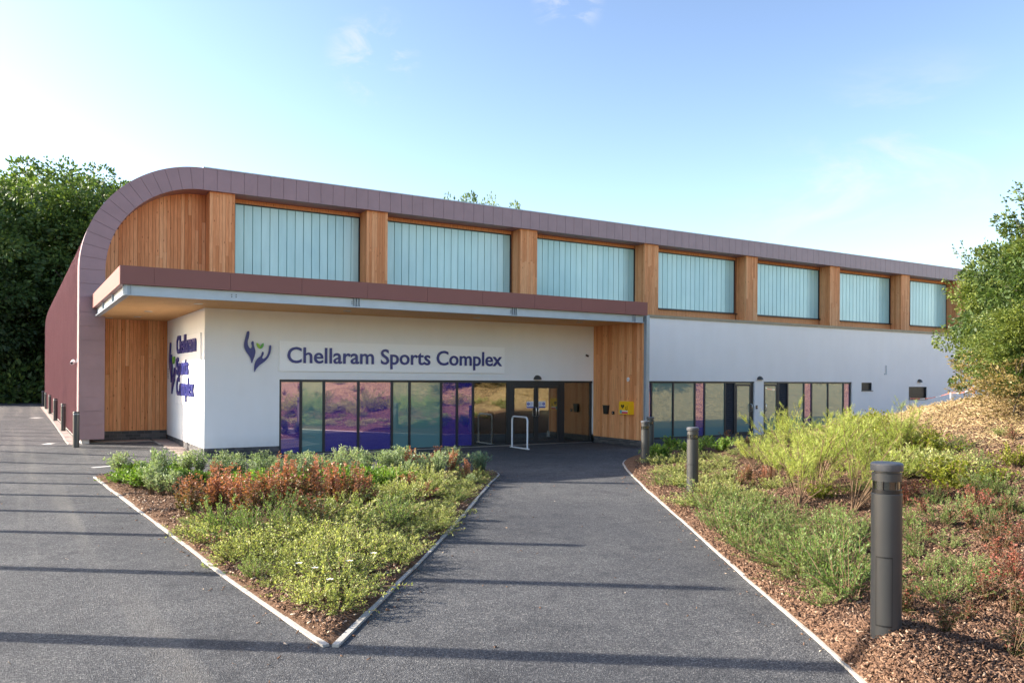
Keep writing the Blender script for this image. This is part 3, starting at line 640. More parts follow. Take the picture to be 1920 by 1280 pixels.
# timber wing wall beside the entrance
wb = hp(box('wing_wall', XW + .02, 17.24, 19.88, YF, .25, 4.15, M['batten']))
k = 20; w = (YF - 19.86) / k
for j in range(k):
    zj = random.uniform(.9, 3.3)
    for q0, q1 in ([(.22, 3.97)] if j % 2 else [(.22, zj - .002), (zj + .002, 3.97)]):
        piece('plank', XW - random.uniform(0, .003), XW + .019, 19.86 + j * w + .003, 19.86 + (j + 1) * w - .003, q0, q1, M['larch'], wb)
piece('plank', XW + .02, 17.1, 19.86, 19.879, .22, 3.97, M['larch'], wb); piece('plank', 17.105, 17.25, 19.86, 19.879, .22, 3.97, M['larch'], wb)
brick_plinth('y', 19.9, YF - .01, XW + .02, 0, z1=.218)

# canopy
cf = hp(box('canopy_fascia', 1.955, 17.03, YC + .025, YB - .003, 4.192, 4.585, M['canopy']))
xs_ = [1.93, 2.62, 4.27, 5.97, 7.68, 9.37, 11.06, 12.79, 14.47, 16.15, 17.05]
for a, b_ in zip(xs_[:-1], xs_[1:]): box('fascia_panel', a + (.003 if a > 2 else 0), b_ - .003, YC, YC + .024, 4.19, 4.6, M['canopy'], cf)
ys_ = np.linspace(YC + .025, YB - .003, 6)
for a, b_ in zip(ys_[:-1], ys_[1:]): box('fascia_panel', 1.93, 1.954, a + .002, b_ - .002, 4.19, 4.6, M['canopy'], cf)
box('fascia_panel', 17.031, 17.05, YC + .026, YB, 4.19, 4.6, M['canopy'], cf)
bm_ = MB(); bm_.box(2.02, 16.98, YC + .06, YC + .2, 3.955, 3.975); bm_.box(2.02, 16.98, YC + .12, YC + .135, 3.976, 4.19)
beam = hp(bm_.build('front_beam', M['galv']))
for x in (2.06, 2.16, 7.35, 7.42, 7.49, 12.10, 12.16, 12.22, 16.55, 16.62): box('stiffener', x, x + .014, YC + .065, YC + .119, 3.976, 4.189, M['galv'], beam)
for x in (4.33, 4.43, 7.30, 12.05):
    for z in (4.05, 4.10): MB().tube([(x, YC + .119, z), (x, YC + .10, z)], .012, 6).build('bolt', M['grille'], beam)
bm_ = MB(); bm_.box(2.0, 2.14, YC + .21, YB - .01, 3.955, 3.975); bm_.box(2.06, 2.075, YC + .21, YB - .01, 3.976, 4.19)
sb = hp(bm_.build('side_beam', M['galv']))
for y in (YC + .25, 22.4, 25.0): box('stiffener', 2.005, 2.059, y, y + .014, 3.976, 4.189, M['galv'], sb)
sf = MB(); nb = 52; w = (28.58 - YC - .21) / nb
for j in range(nb): sf.box(2.15, 17.0, YC + .21 + j * w + .002, YC + .21 + (j + 1) * w - .002, 3.972 + random.uniform(0, .002), 4.0)
soff = hp(sf.build('canopy_soffit', M['soffit']))
def boards_kind(o): o['kind'] = 'stuff'
hp(box('soffit_backing', 2.15, 17.0, YC + .21, 28.58, 4.003, 4.1, M['batten']))
for (x, y) in [(2.45, 28.1), (3.13, 27.0), (3.13, 24.6), (3.85, 21.3), (7.68, 21.2), (11.7, 21.2), (15.3, 20.95)]:
    d = MB().lathe([(.001, 3.962), (.075, 3.962), (.105, 3.964), (.11, 3.974)], x, y, 20); d.build('downlight', M['lens'], soff)
cm = MB(); cx_, cy_ = 17.10, YC + .09
cm.box(cx_ - .06, cx_ + .06, cy_ - .065, cy_ - .053, 0, 4.19); cm.box(cx_ - .06, cx_ + .06, cy_ + .053, cy_ + .065, 0, 4.19); cm.box(cx_ - .006, cx_ + .006, cy_ - .053, cy_ + .053, 0, 4.19)
colm = hp(cm.build('steel_column', M['galv'])); box('base_plate', cx_ - .12, cx_ + .12, cy_ - .12, cy_ + .12, 0, .02, M['galv'], colm)
box('column_base', 16.99, 17.2, 19.70, 19.87, .02, .215, M['galv'], colm)

# glazing
def glazing(name, x0, x1, ztop, cells, y=YF + .05):
    """cells: (xa, xb, kind)"""
    fr = MB(); d0, d1 = y, y + .09
    fr.box(x0, x1, d0, d1, ztop - .07, ztop); fr.box(x0, x1, d0, d1, .0, .06)
    edges = sorted({round(c[0], 3) for c in cells} | {round(c[1], 3) for c in cells})
    for e in edges:
        w = .035
        a = max(x0, e - w); b_ = min(x1, e + w)
        fr.box(a, b_, d0 + .002, d1 - .002, .06, ztop - .07)
    root = hp(fr.build(name, M['dark']))
    for xa, xb, kind in cells:
        a, b_, z0, z1 = xa + .035, xb - .035, .06, ztop - .07
        if kind in ('navy', 'teal', 'clear'): box('pane', a, b_, y + .03, y + .045, z0, z1, M['glass_' + kind], root)
        elif kind == 'louvre':
            box('louvre_back', a, b_, y + .06, y + .07, z0, z1, M['louvre'], root)
            sl = MB(); n_ = 26
            for j in range(n_):
                z = z0 + (z1 - z0) * j / n_; sl.add([(a, y + .008, z), (b_, y + .008, z), (b_, y + .05, z + .055), (a, y + .05, z + .055), (a, y + .012, z - .006), (b_, y + .012, z - .006)], [(0, 1, 2, 3), (0, 4, 5, 1)])
            o = sl.build('louvre_slat', M['louvre'], root); o['kind'] = 'stuff'
    return root
def door_leaf(root, xa, xb, z1, y, hinge_left, label, gl='clear', sticker=True):
    m = MB(); s = .075; y0, y1 = y - .012, y + .05
    m.box(xa, xb, y0, y1, z1 - .085, z1); m.box(xa, xb, y0, y1, .02, .14); m.box(xa, xa + s, y0, y1, .14, z1 - .085); m.box(xb - s, xb, y0, y1, .14, z1 - .085)
    leaf = hp(m.build('door', M['dark'])); leaf['label'] = label
    box('pane', xa + s, xb - s, y + .012, y + .026, .14, z1 - .085, M['glass_' + gl], leaf)
    hx = xb - .045 if hinge_left else xa + .045; sgn = -1 if hinge_left else 1
    ha = MB(); z0_, z1_ = .93, 1.22; ox = hx + sgn * .0
    ha.tube([(ox, y0 - .002, z0_), (ox, y0 - .06, z0_ + .005), (ox + sgn * .0, y0 - .075, z0_ + .03), (ox, y0 - .075, z1_ - .03), (ox, y0 - .06, z1_ - .005), (ox, y0 - .002, z1_)], .014, 8)
    ha.build('handle', M['steel'], leaf, 40)
    if sticker:
        sx = xb - s - .29 if hinge_left else xa + s + .02
        st = box('notice', sx, sx + .27, y + .008, y + .0115, 1.20, 1.42, M['paperwhite'], leaf)
        c = sx + (.07 if hinge_left else .20)
        MB().prism([(c + .052 * math.cos(t), 1.335 + .052 * math.sin(t)) for t in np.linspace(0, 2 * math.pi, 20)[:-1]], 'y', y + .004, y + .0075).build('blue_disc', M['blue'], st)
        box('blue_band', sx + .004, sx + .266, y + .004, y + .0075, 1.205, 1.245, M['blue'], st)
        e = MB(); e.box(c - .006, c + .006, y + .001, y + .0035, 1.322, 1.375); e.box(c - .006, c + .006, y + .001, y + .0035, 1.295, 1.309); e.build('white_mark', M['paperwhite'], st)
        t0 = sx + (.135 if hinge_left else .012)
        tl = MB()
        for q in range(4): tl.box(t0, t0 + (.11 if q % 2 else .095), y + .005, y + .0075, 1.285 + q * .028, 1.293 + q * .028)
        tl.build('text_line', M['blue'], st)
    return leaf
ent = glazing('entrance_glazing', ENT[0], ENT[1], 2.10, [(6.21, 6.80, 'navy'), (6.80, 7.46, 'teal'), (7.46, 8.49, 'navy'), (8.49, 9.54, 'navy'), (9.54, 10.11, 'teal'), (10.11, 11.17, 'teal'), (11.17, 11.72, 'navy'), (11.72, 12.29, 'navy'), (12.29, 13.56, 'clear'), (13.56, 15.76, 'door'), (15.76, 16.90, 'clear')])
yd = YF + .075
fm = MB(); fm.box(13.60, 13.74, YF + .048, YF + .142, .0, 2.03); fm.box(15.60, 15.74, YF + .048, YF + .142, 0, 2.03); fm.box(13.74, 15.60, YF + .048, YF + .142, 1.94, 2.03); fm.build('door_frame', M['dark'], ent)
door_leaf(ent, 13.745, 14.665, 1.935, yd, True, 'left glass leaf of the entrance doors with blue notice')
door_leaf(ent, 14.675, 15.595, 1.935, yd, False, 'right glass leaf of the entrance doors with blue notice')
hp(box('threshold', ENT[0], 16.9, YF - .03, YF + .048, -.01, .022, M['steel']))
g2 = glazing('side_glazing', 18.42, 24.93, 2.11, [(18.45, 19.05, 'teal'), (19.05, 19.65, 'navy'), (19.65, 20.70, 'teal'), (20.70, 21.79, 'teal'), (21.79, 22.29, 'navy'), (22.29, 23.38, 'teal'), (23.38, 23.90, 'louvre'), (23.90, 24.88, 'door')])
door_leaf(g2, 23.955, 24.83, 2.02, yd, True, 'glazed side door left of the white pier', gl='teal', sticker=False)
g3 = glazing('side_glazing', 25.47, 31.01, 2.11, [(25.50, 26.40, 'door'), (26.40, 26.95, 'louvre'), (26.95, 27.95, 'teal'), (27.95, 28.44, 'navy'), (28.44, 29.49, 'teal'), (29.49, 30.52, 'teal'), (30.52, 30.96, 'navy')])
door_leaf(g3, 25.545, 26.355, 2.02, yd, False, 'glazed side door right of the white pier', gl='teal', sticker=False)
for (x0, x1, z0, z1) in holesR[2:]:
    m = MB(); m.box(x0, x1, YF + .04, YF + .10, z0, z0 + .03); m.box(x0, x1, YF + .04, YF + .10, z1 - .03, z1); m.box(x0, x0 + .03, YF + .04, YF + .10, z0 + .03, z1 - .03); m.box(x1 - .03, x1, YF + .04, YF + .10, z0 + .03, z1 - .03)
    for q in range(7):
        z = z0 + .05 + (z1 - z0 - .1) * q / 7; m.box(x0 + .03, x1 - .03, YF + .06, YF + .09, z, z + .012)
    v = hp(m.build('vent', M['louvre'])); box('vent_back', x0 + .03, x1 - .03, YF + .095, YF + .105, z0 + .03, z1 - .03, M['black'], v)
    box('sill', x0 - .02, x1 + .05, YF - .03, YF + .039, z0 - .025, z0, M['dark'], v)
# lobby behind the clear panes
hp(box('lobby_floor', 12.0, 17.2, YF + .15, 26.5, -.03, .012, M['interior_floor']))
hp(box('lobby_back_wall', 12.0, 17.2, 26.4, 26.5, .012, 3.9, M['interior'])); hp(box('lobby_side_wall', 11.9, 12.0, YF + .23, 26.5, .012, 3.9, M['interior'])); hp(box('lobby_ceiling', 12.0, 17.2, YF + .23, 26.4, 2.6, 2.65, M['interior']))
hp(box('lobby_side_wall', 17.27, 17.37, YF + .23, 26.5, .012, 3.9, M['interior']))

# ------------------------------------------------------------------ signs
def text_width(body, size):
    c = bpy.data.curves.new('t', 'FONT'); c.body = body; c.size = size; o = bpy.data.objects.new('t', c); COL.objects.link(o)
    bpy.context.view_layer.update(); xs_ = [v[0] for v in o.bound_box]; r = (min(xs_), max(xs_)); bpy.data.objects.remove(o); return r
GLYPH = {}
def glyph(ch, size, depth, mat):
    k = (ch, round(size, 4), mat.name)
    if k not in GLYPH:
        c = bpy.data.curves.new('t', 'FONT'); c.body = ch; c.size = size; c.extrude = depth / 2; c.offset = size * .012; c.resolution_u = 4
        o = bpy.data.objects.new('t', c); COL.objects.link(o); dg = bpy.context.evaluated_depsgraph_get()
        me = bpy.data.meshes.new_from_object(o.evaluated_get(dg)); me.name = 'letter'; me.materials.clear(); me.materials.append(mat); bpy.data.objects.remove(o); GLYPH[k] = me
    return GLYPH[k]
def lettering(root, body, width, origin, rot, mat, depth=.03, size=None):
    """letters as parts of root; origin = baseline start in root space"""
    r = text_width(body, 1.0); size = size or width / (r[1] - r[0]); bar = text_width('l', size)[1]; inv = Matrix.Rotation(rot[2], 4, 'Z') @ Matrix.Rotation(rot[0], 4, 'X')
    for i, ch in enumerate(body):
        if ch == ' ': continue
        x = text_width(body[:i] + 'l', size)[1] - bar if i else 0
        o = link('letter', glyph(ch, size, depth, mat), root)
        o.matrix_local = Matrix.Translation(origin) @ inv @ Matrix.Translation((x - r[0] * size, 0, depth / 2))
    return size
HAND1 = [(800, 145), (808, 155), (803, 200), (794, 235), (796, 270), (810, 298), (824, 300), (832, 282), (827, 250), (838, 234), (847, 242), (849, 270), (857, 300), (863, 330), (856, 370), (842, 410), (831, 434), (821, 395), (800, 360), (780, 330), (766, 300), (762, 270), (768, 230), (778, 190), (787, 152)]
HAND2 = [(998, 267), (1006, 276), (1004, 312), (995, 350), (975, 388), (945, 420), (915, 442), (890, 464), (870, 490), (857, 515), (854, 480), (858, 445), (870, 412), (890, 386), (910, 370), (922, 345), (928, 328), (937, 335), (936, 355), (925, 378), (929, 392), (945, 390), (965, 370), (980, 340), (986, 305), (989, 275)]
LEAF1 = [(874, 250), (890, 257), (902, 272), (905, 302), (888, 293), (877, 275)]
LEAF2 = [(936, 250), (937, 272), (926, 292), (907, 303), (908, 282), (919, 262)]
def catmull(pts, k=3):
    P = np.array(pts, float); out = []
    for i in range(len(P)):
        p0, p1, p2, p3 = P[i - 1], P[i], P[(i + 1) % len(P)], P[(i + 2) % len(P)]
        for t in np.linspace(0, 1, k, endpoint=False): out.append(tuple(.5 * ((2 * p1) + (-p0 + p2) * t + (2 * p0 - 5 * p1 + 4 * p2 - p3) * t * t + (-p0 + 3 * p1 - 3 * p2 + p3) * t ** 3)))
    return out
def emblem(loc, rz, label, sc=.00296, sx=1.0):
    root = empty('emblem', loc, rz); tag(root, label, 'emblem', 'two-hands emblems on the white walls')
    for nm, pl, mt in (('hand_shape', HAND1, 'navy_letter'), ('hand_shape', HAND2, 'navy_letter'), ('leaf_shape', LEAF1, 'leaf_lime'), ('leaf_shape', LEAF2, 'leaf_green')):
        poly = [((x - 760) * sc * sx, (515 - y) * sc) for x, y in catmull(pl)]
        MB().prism(poly, 'y', -.045, -.012).build(nm, M[mt], root)
        for q in (poly[4], poly[len(poly) // 2]): pass
    return root
root = empty('sign_board', (6.16, YF, 2.33)); tag(root, 'long white sign panel with navy raised letters above the entrance windows', 'sign')
MB().box(0, 7.2, -.06, -.001, 0, .83).build('panel', M['signwhite'], root)
lettering(root, 'Chellaram Sports Complex', 6.86, Vector((.22, -.061, .235)), (R(90), 0, 0), M['navy_letter'])
emblem((5.21, YF, 2.30), 0, 'navy two-hands emblem with green leaves left of the long entrance sign')
root = empty('sign_board', (XR, 26.75, 1.36)); tag(root, 'white sign panel with three lines of navy letters on the sunlit return wall', 'sign')
MB().box(-.03, -.001, -3.95, 0, 0, 1.98).build('panel', M['signwhite'], root)
sz = lettering(root, 'Chellaram', 3.05, Vector((-.031, -.37, 1.50)), (R(90), 0, R(-90)), M['navy_letter'], .04)
lettering(root, 'Sports', 0, Vector((-.031, -.37, .86)), (R(90), 0, R(-90)), M['navy_letter'], .04, sz)
lettering(root, 'Complex', 0, Vector((-.031, -.37, .25)), (R(90), 0, R(-90)), M['navy_letter'], .04, sz)
emblem((XR, 28.0, 1.62), R(-90), 'navy two-hands emblem with green leaves beside the three-line sign', .0044, 1.35)
t = empty('wall_notice', (XR, 28.25, 2.28)); tag(t, 'small grey notice on the white return wall next to the larch recess', 'notice')
m = MB(); m.box(-.012, -.001, -.16, .16, -.2, .2); m.build('plate', M['paperwhite'], t)
m = MB()
for q in range(6): m.box(-.015, -.0125, -.12, .12, -.16 + q * .055, -.145 + q * .055)
m.build('text_line', M['grille'], t)

# ------------------------------------------------------------------ small fixtures
root = empty('defibrillator_cabinet', (XW, 20.50, 1.03)); root.scale = (1, 1.38, 1.06); tag(root, 'yellow defibrillator cabinet on the larch wing wall by the entrance', 'defibrillator')
m = MB(); m.prism([(-.19, 0), (.19, 0), (.19, .33), (.17, .40), (-.17, .40), (-.19, .33)], 'x', -.20, -.001); m.build('cabinet', M['yellow'], root)
m = MB(); m.prism([(-.15, .02), (.15, .02), (.15, .36), (-.15, .36)], 'x', -.206, -.2005); door = m.build('door', M['yellow'], root)
hx, hz, hs = .045, .245, .0042
heart = [(0, -16), (9, -6), (14, 2), (13, 10), (7, 13), (2, 10), (0, 6), (-2, 10), (-7, 13), (-13, 10), (-14, 2), (-9, -6)]
MB().prism([(hx - p[0] * hs, hz + p[1] * hs) for p in heart], 'x', -.2085, -.2065).build('heart_symbol', M['black'], door)
MB().prism([(hx - p[0] * hs * .3, hz + p[1] * hs) for p in [(3, 9), (-5, 0), (0, 0), (-4, -11), (6, 2), (1, 2)]], 'x', -.2105, -.2087).build('bolt_symbol', M['yellow'], door)
m = MB(); m.box(-.2085, -.2065, -.125, -.075, .13, .15); m.box(-.2085, -.2065, -.085, -.065, .15, .24); m.box(-.2085, -.2065, -.13, -.115, .15, .27); m.build('seated_symbol', M['black'], door)
box('red_label', -.2085, -.2065, -.14, .07, .03, .085, M['pinkred'], door); box('white_label', -.2085, -.2065, -.14, .07, .087, .12, M['paperwhite'], door); box('teal_label', -.2085, -.2065, .075, .145, .03, .13, M['teal_label'], door)
root = empty('ash_bin', (XW, 21.63, 1.0)); tag(root, 'black wall-mounted ash bin on the larch wing wall', 'bin')
MB().prism([(-.09, 0), (.09, 0), (.125, .27), (-.125, .27)], 'x', -.09, -.001).build('body', M['black'], root); box('lid', -.096, -.001, -.135, .135, .272, .295, M['black'], root)
root = empty('call_button', (XW, 21.29, 1.0)); tag(root, 'small black square door button on the larch wing wall', 'button')
box('plate', -.03, -.001, -.055, .055, 0, .10, M['black'], root); MB().tube([(-.031, 0, .05), (-.04, 0, .05)], .02, 12).build('push_button', M['steel'], root)
root = empty('sensor', (XW, 20.51, 2.11)); tag(root, 'small white oval sensor high on the larch wing wall', 'sensor')
MB().prism([(.045 * math.cos(a_), .05 + .07 * math.sin(a_)) for a_ in np.linspace(0, 2 * math.pi, 18)[:-1]], 'x', -.05, -.001).build('housing', M['paperwhite'], root)
MB().tube([(-.051, 0, .05), (-.056, 0, .05)], .02, 10).build('eye', M['lens'], root)
def bulkhead(x, z, label, s=1.):
    root = empty('wall_light', (x, YF, z)); tag(root, label, 'wall light', 'dark dome wall lights')
    m = MB(); nU, nV = 12, 6
    for j in range(nV + 1):
        ph = j / nV * math.pi / 2
        for i in range(nU + 1):
            th = i / nU * math.pi; r = .15 * s * math.cos(ph); m.v.append((r * math.cos(th), -r * math.sin(th) * .95 - .001, .15 * s * math.sin(ph)))
    for j in range(nV):
        for i in range(nU): a = j * (nU + 1) + i; m.f.append((a, a + 1, a + nU + 2, a + nU + 1)); m.m.append(0)
    m.build('hood', M['bollard'], root, 50)
    MB().prism([(.13 * s * math.cos(t), -.13 * s * math.sin(t) * .95) for t in np.linspace(.0, math.pi, 13)] , 'z', .0, .012).build('diffuser', M['lens'], root)
bulkhead(14.66, 2.135, 'dark dome wall light above the entrance doors')
bulkhead(25.22, 2.18, 'dark dome wall light on the white pier between the side doors'); bulkhead(35.95, 2.12, 'dark dome wall light above the wide dark vent')
root = empty('security_camera', (16.65, YF, 2.98)); tag(root, 'tiny security camera on the white wall near the larch wing', 'camera')
box('mount', -.05, .05, -.02, -.001, -.05, .05, M['paperwhite'], root); MB().tube([(0, -.02, 0), (0, -.12, -.03)], [.035, .035], 10).build('lens_barrel', M['black'], root)
root = empty('security_camera', (XL + .04, 28.25, 2.62)); tag(root, 'white security camera on the maroon side wall near its front corner', 'camera')
box('mount', -.04, -.002, -.05, .05, -.06, .06, M['paperwhite'], root); MB().tube([(-.04, 0, -.02), (-.16, 0, -.10)], .02, 8).build('arm', M['paperwhite'], root)
MB().tube([(-.13, .06, .0), (-.19, -.22, -.07)], .05, 12).build('housing', M['paperwhite'], root); MB().tube([(-.1905, -.222, -.0705), (-.193, -.235, -.074)], .036, 12).build('lens', M['black'], root)
root = empty('pipe_outlet', (33.4, YF, 2.45)); tag(root, 'thin grey pipe stub on the white wall right of the side windows', 'pipe')
MB().tube([(0, -.02, 0), (0, -.02, .42)], .018, 8).build('pipe', M['galv'], root); box('clip', -.12, -.08, -.03, -.001, 0, .05, M['galv'], root)
m = empty('door_switch', (25.05, YF, 1.1)); tag(m, 'black entry switch on the white pier between the side doors', 'switch')
box('plate', -.04, .04, -.03, -.001, -.07, .07, M['black'], m); box('button', -.015, .015, -.036, -.031, -.02, .03, M['steel'], m)
# hoop barrier by the entrance
root = empty('hoop_barrier', (13.36, 21.40, 0)); tag(root, 'white tubular hoop barrier standing before the entrance doors', 'barrier')
r_ = .12; pts = [(0, .45, .03), (0, .45, .86)] + [(0, .45 - r_ + r_ * math.cos(t), .86 + r_ * math.sin(t)) for t in np.linspace(0, math.pi / 2, 6)[1:]]
pts += [(0, -p[1], p[2]) for p in pts[::-1]]
MB().tube(pts, .028, 10).build('hoop', M['hoop'], root, 50); box('floor_bar', -.035, .035, -.53, .53, 0, .03, M['hoop'], root)

# ------------------------------------------------------------------ bollards
def make_lamp_bollard(label):
    root = empty('bollard'); tag(root, label, 'bollard', 'charcoal lamp bollards along the path')
    r = .1025
    body = MB().lathe([(r, -.25), (r, 1.06), (r - .003, 1.063)], 0, 0, 40).build('post', M['bollard'], root, 40)
    MB().lathe([(r - .012, 1.06), (r - .006, 1.064), (r - .006, 1.09), (r - .016, 1.092)], 0, 0, 40).build('lower_collar', M['black'], root, 40)
    MB().lathe([(r - .016, 1.09), (r - .016, 1.15)], 0, 0, 40).build('lens_ring', M['bollard_lens'], root, 40)
    ft = MB()
    for k in range(6):
        a_ = k * math.pi / 3 + .3; ft.tube([(math.cos(a_) * (r - .012), math.sin(a_) * (r - .012), 1.088), (math.cos(a_) * (r - .012), math.sin(a_) * (r - .012), 1.152)], .006, 6)
    ft.build('lens_strut', M['black'], root)
    MB().lathe([(r - .02, 1.148), (r - .004, 1.15), (r - .004, 1.205), (r - .018, 1.207), (r - .018, 1.222)], 0, 0, 40).build('upper_collar', M['bollard'], root, 40)
    MB().lathe([(r - .02, 1.220), (r + .004, 1.222), (r + .006, 1.226), (r + .006, 1.268), (r, 1.276), (r - .012, 1.28), (.001, 1.284)], 0, 0, 40).build('cap', M['bollard_cap'], root, 30)
    # service door outline on the side towards the drive
    hd = MB(); w_ = .55
    for a0, a1, z0, z1 in ((-w_, -w_ + .03, .14, .62), (w_ - .03, w_, .14, .62), (-w_, w_, .615, .625), (-w_, w_, .135, .145)):
        n_ = 8; vs = []
        for k in range(n_ + 1):
            q = R(205) + a0 + (a1 - a0) * k / n_; vs += [((r + .0015) * math.cos(q), (r + .0015) * math.sin(q), z0), ((r + .0015) * math.cos(q), (r + .0015) * math.sin(q), z1)]
        hd.add(vs, [(2 * k, 2 * k + 2, 2 * k + 3, 2 * k + 1) for k in range(n_)])
    hd.build('service_door_joint', M['black'], root)
    return root
M['bollard_lens'] = glass('bollard_lens', (.02, .022, .018), (1, 1, .95), .08)
def copy_tree(o, parent=None):
    c = o.copy(); COL.objects.link(c); c.parent = parent
    for ch in o.children: copy_tree(ch, c)
    return c
bol = make_lamp_bollard('large charcoal lamp bollard in the right foreground bark mulch')
b2 = EYEP + ray(1299, 800) * 14.5; b3 = EYEP + ray(1210, 788) * 19.5; b4 = EYEP + ray(1219.5, 781) * 22.6
bol.location = (BOL1[0], BOL1[1], BOL1[2] - 1.284 * 1.05)
for P_, lb in ((b2, 'charcoal lamp bollard standing midway along the path edge, second nearest'), (b3, 'sunlit charcoal lamp bollard by the curved kerb near the larch wing wall'), (b4, 'shaded charcoal lamp bollard just behind the one at the curved kerb')):
    c = copy_tree(bol); c.location = (P_[0], P_[1], P_[2] - 1.284); c['label'] = lb
bol.scale = (1.05, 1.05, 1.05)
root = empty('bollard'); GB = 'dark bollards along the maroon wall'
tag(root, 'dark bollard nearest the front corner of the maroon side wall', 'bollard', GB)
MB().lathe([(.085, -.1), (.085, .93), (.08, .935), (.08, .955), (.085, .96), (.085, 1.005), (.078, 1.02), (.001, 1.024)], 0, 0, 24).build('post', M['bollard_dark'] if 'bollard_dark' in M else M['bollard'], root, 35)
MB().lathe([(.0815, .936), (.0815, .954)], 0, 0, 24).build('reflective_band', M['galv'], root, 35)
ordn = ['', 'second', 'third', 'fourth', 'fifth', 'sixth']
for i, (px, py) in enumerate([(142.5, 837.9), (118.6, 807.8), (103.6, 788.7), (93.9, 775.6), (86.4, 766.5), (80.6, 759)]):
    P_ = gp(px, py, .12); c = root if i == 0 else copy_tree(root); c.location = (P_[0], P_[1], .12)
    if i: c['label'] = f'{ordn[i]} dark bollard from the front corner along the maroon side wall'

# ------------------------------------------------------------------ marks on the road
for (pa, pb, lb) in (((61, 783.5), (76, 782.5), 'far short white dash on the drive beside the bollard row'), ((83, 832), (98, 832), 'short white dash on the drive by the nearest dark bollard')):
    A_, B_ = gp(*pa, .12), gp(*pb, .12); d = B_ - A_; q = np.array([-d[1], d[0], 0]); q = q / np.linalg.norm(q) * .22
    o = MB().add([A_ - q, B_ - q, B_ + q, A_ + q], [(0, 1, 2, 3)]).build('road_marking', M['roadpaint']); o.location.z = .005; tag(o, lb, 'road marking', kind='structure')
A_, B_ = gp(172, 876.5), gp(216, 873); d = B_ - A_; q = np.array([-d[1], d[0], 0]); q = q / np.linalg.norm(q) * .07
o = MB().add([A_ - q, B_ - q, B_ + q, A_ + q], [(0, 1, 2, 3)]).build('road_marking', M['roadpaint']); o.location.z = .005; tag(o, 'white paint smear on the drive behind the triangular bed', 'road marking', kind='structure')
root = empty('drain_channel', (3.5, 21.75, 0)); tag(root, 'slotted drain channel in the asphalt in front of the white corner', 'drain', kind='structure')
box('channel_body', -.3, .3, -.07, .07, -.05, .004, M['black'], root)
m = MB()
for k in range(14): m.box(-.3 + k * .043, -.278 + k * .043, -.07, .07, .0045, .009)
m.build('grating', M['galv'], root)

# ------------------------------------------------------------------ far left: rope fence, covered heap
for i, px in enumerate((-40, 42, 86)):
    P_ = gp(px, 742, .3); 
posts = [gp(-30, 752, .12), gp(42, 748, .12), gp(84, 746, .12)]
root = empty('rope_barrier', posts[1]); tag(root, 'low white rope barrier on short posts before the dark wood', 'rope barrier')
pr = [np.array(p) * 1.0 for p in posts]
for p in pr: MB().tube([p - pr[1], p - pr[1] + np.array([0, 0, 1.05])], .05, 8).build('post', M['rope'], root)
for a_, b_ in zip(pr[:-1], pr[1:]):
    pts = [a_ - pr[1] + (b_ - a_) * t + np.array([0, 0, 1.0 - .45 * 4 * t * (1 - t)]) for t in np.linspace(0, 1, 13)]
    MB().tube(pts, .03, 6).build('rope', M['rope'], root)
P_ = gp(5, 752, .12)
bm = bmesh.new(); bmesh.ops.create_icosphere(bm, subdivisions=4, radius=1)
for v in bm.verts:
    k = 1 + .12 * math.sin(v.co.x * 5 + v.co.y * 3) + .08 * math.sin(v.co.y * 9 + v.co.z * 7); v.co = Vector((v.co.x * 1.35 * k, v.co.y * 1.0 * k, max(-.05, v.co.z * .62 * k)))
    if v.co.z < .1: v.co.x *= 1.08; v.co.y *= 1.08
me = bpy.data.meshes.new('covered_heap'); bm.to_mesh(me); bm.free(); me.materials.append(M['tarp']); o = link('covered_heap', me, None, P_)
for p in me.polygons: p.use_smooth = True
tag(o, 'low dark tarpaulin-covered heap at the far left edge of the drive', 'heap')

# out-of-frame sports fence posts whose shadows stripe the drive
root = empty('ball_stop_posts', (-3.2, 10, 0)); tag(root, 'row of tall slim sports-fence posts left of the drive, out of view', 'fence posts')
pys = [10.2, 13.0, 15.5, 17.55, 19.6, 21.5, 23.5, 25.8, 28.1, 30.2] + [32.3 + 2.1 * k for k in range(12)]
for i, y in enumerate(pys):
    tall = i in (0, 6); h = 8.7 if tall else 5.8; r = .12 if tall else .09
    MB().tube([(0, y - 10, -.1), (0, y - 10, h)], r, 12).build('post', M['post'], root)

# barrier tape along the top of the bank by the wall
root = empty('barrier_tape', (38, 18.5, 1.2)); tag(root, 'red and white barrier tape on thin pins on the bank by the white wall', 'barrier tape')
tp = [np.array(p) for p in (EYEP + ray(1706, 746) * 33, EYEP + ray(1784, 735) * 32, EYEP + ray(1826, 725) * 31, EYEP + ray(1880, 716) * 30)]
org = np.array([38, 18.5, 1.2])
for p in tp[:-1]: MB().tube([p - org - np.array([0, 0, .9]), p - org + np.array([0, 0, .05])], .012, 6).build('pin', M['post'], root)
for a_, b_ in zip(tp[:-1], tp[1:]):
    m = MB(); n_ = 8
    for k in range(n_):
        p, q = a_ + (b_ - a_) * k / n_ - org, a_ + (b_ - a_) * (k + 1) / n_ - org; s0 = -.10 * math.sin(math.pi * k / n_); s1 = -.10 * math.sin(math.pi * (k + 1) / n_); u = np.array([0, 0, 1])
        m.add([p + u * s0, q + u * s1, q + u * (s1 - .028), p + u * (s0 - .028)], [(0, 1, 2, 3)], k % 3 == 2)
    m.build('tape', [M['tape'], M['paperwhite']], root)
for p, mt in ((tp[1], 'paperwhite'), (tp[2], 'tape')):
    q = p - org; MB().box(q[0] - .07, q[0] + .07, q[1] - .02, q[1] + .02, q[2] - .26, q[2] - .02).build('flag', M[mt], root)

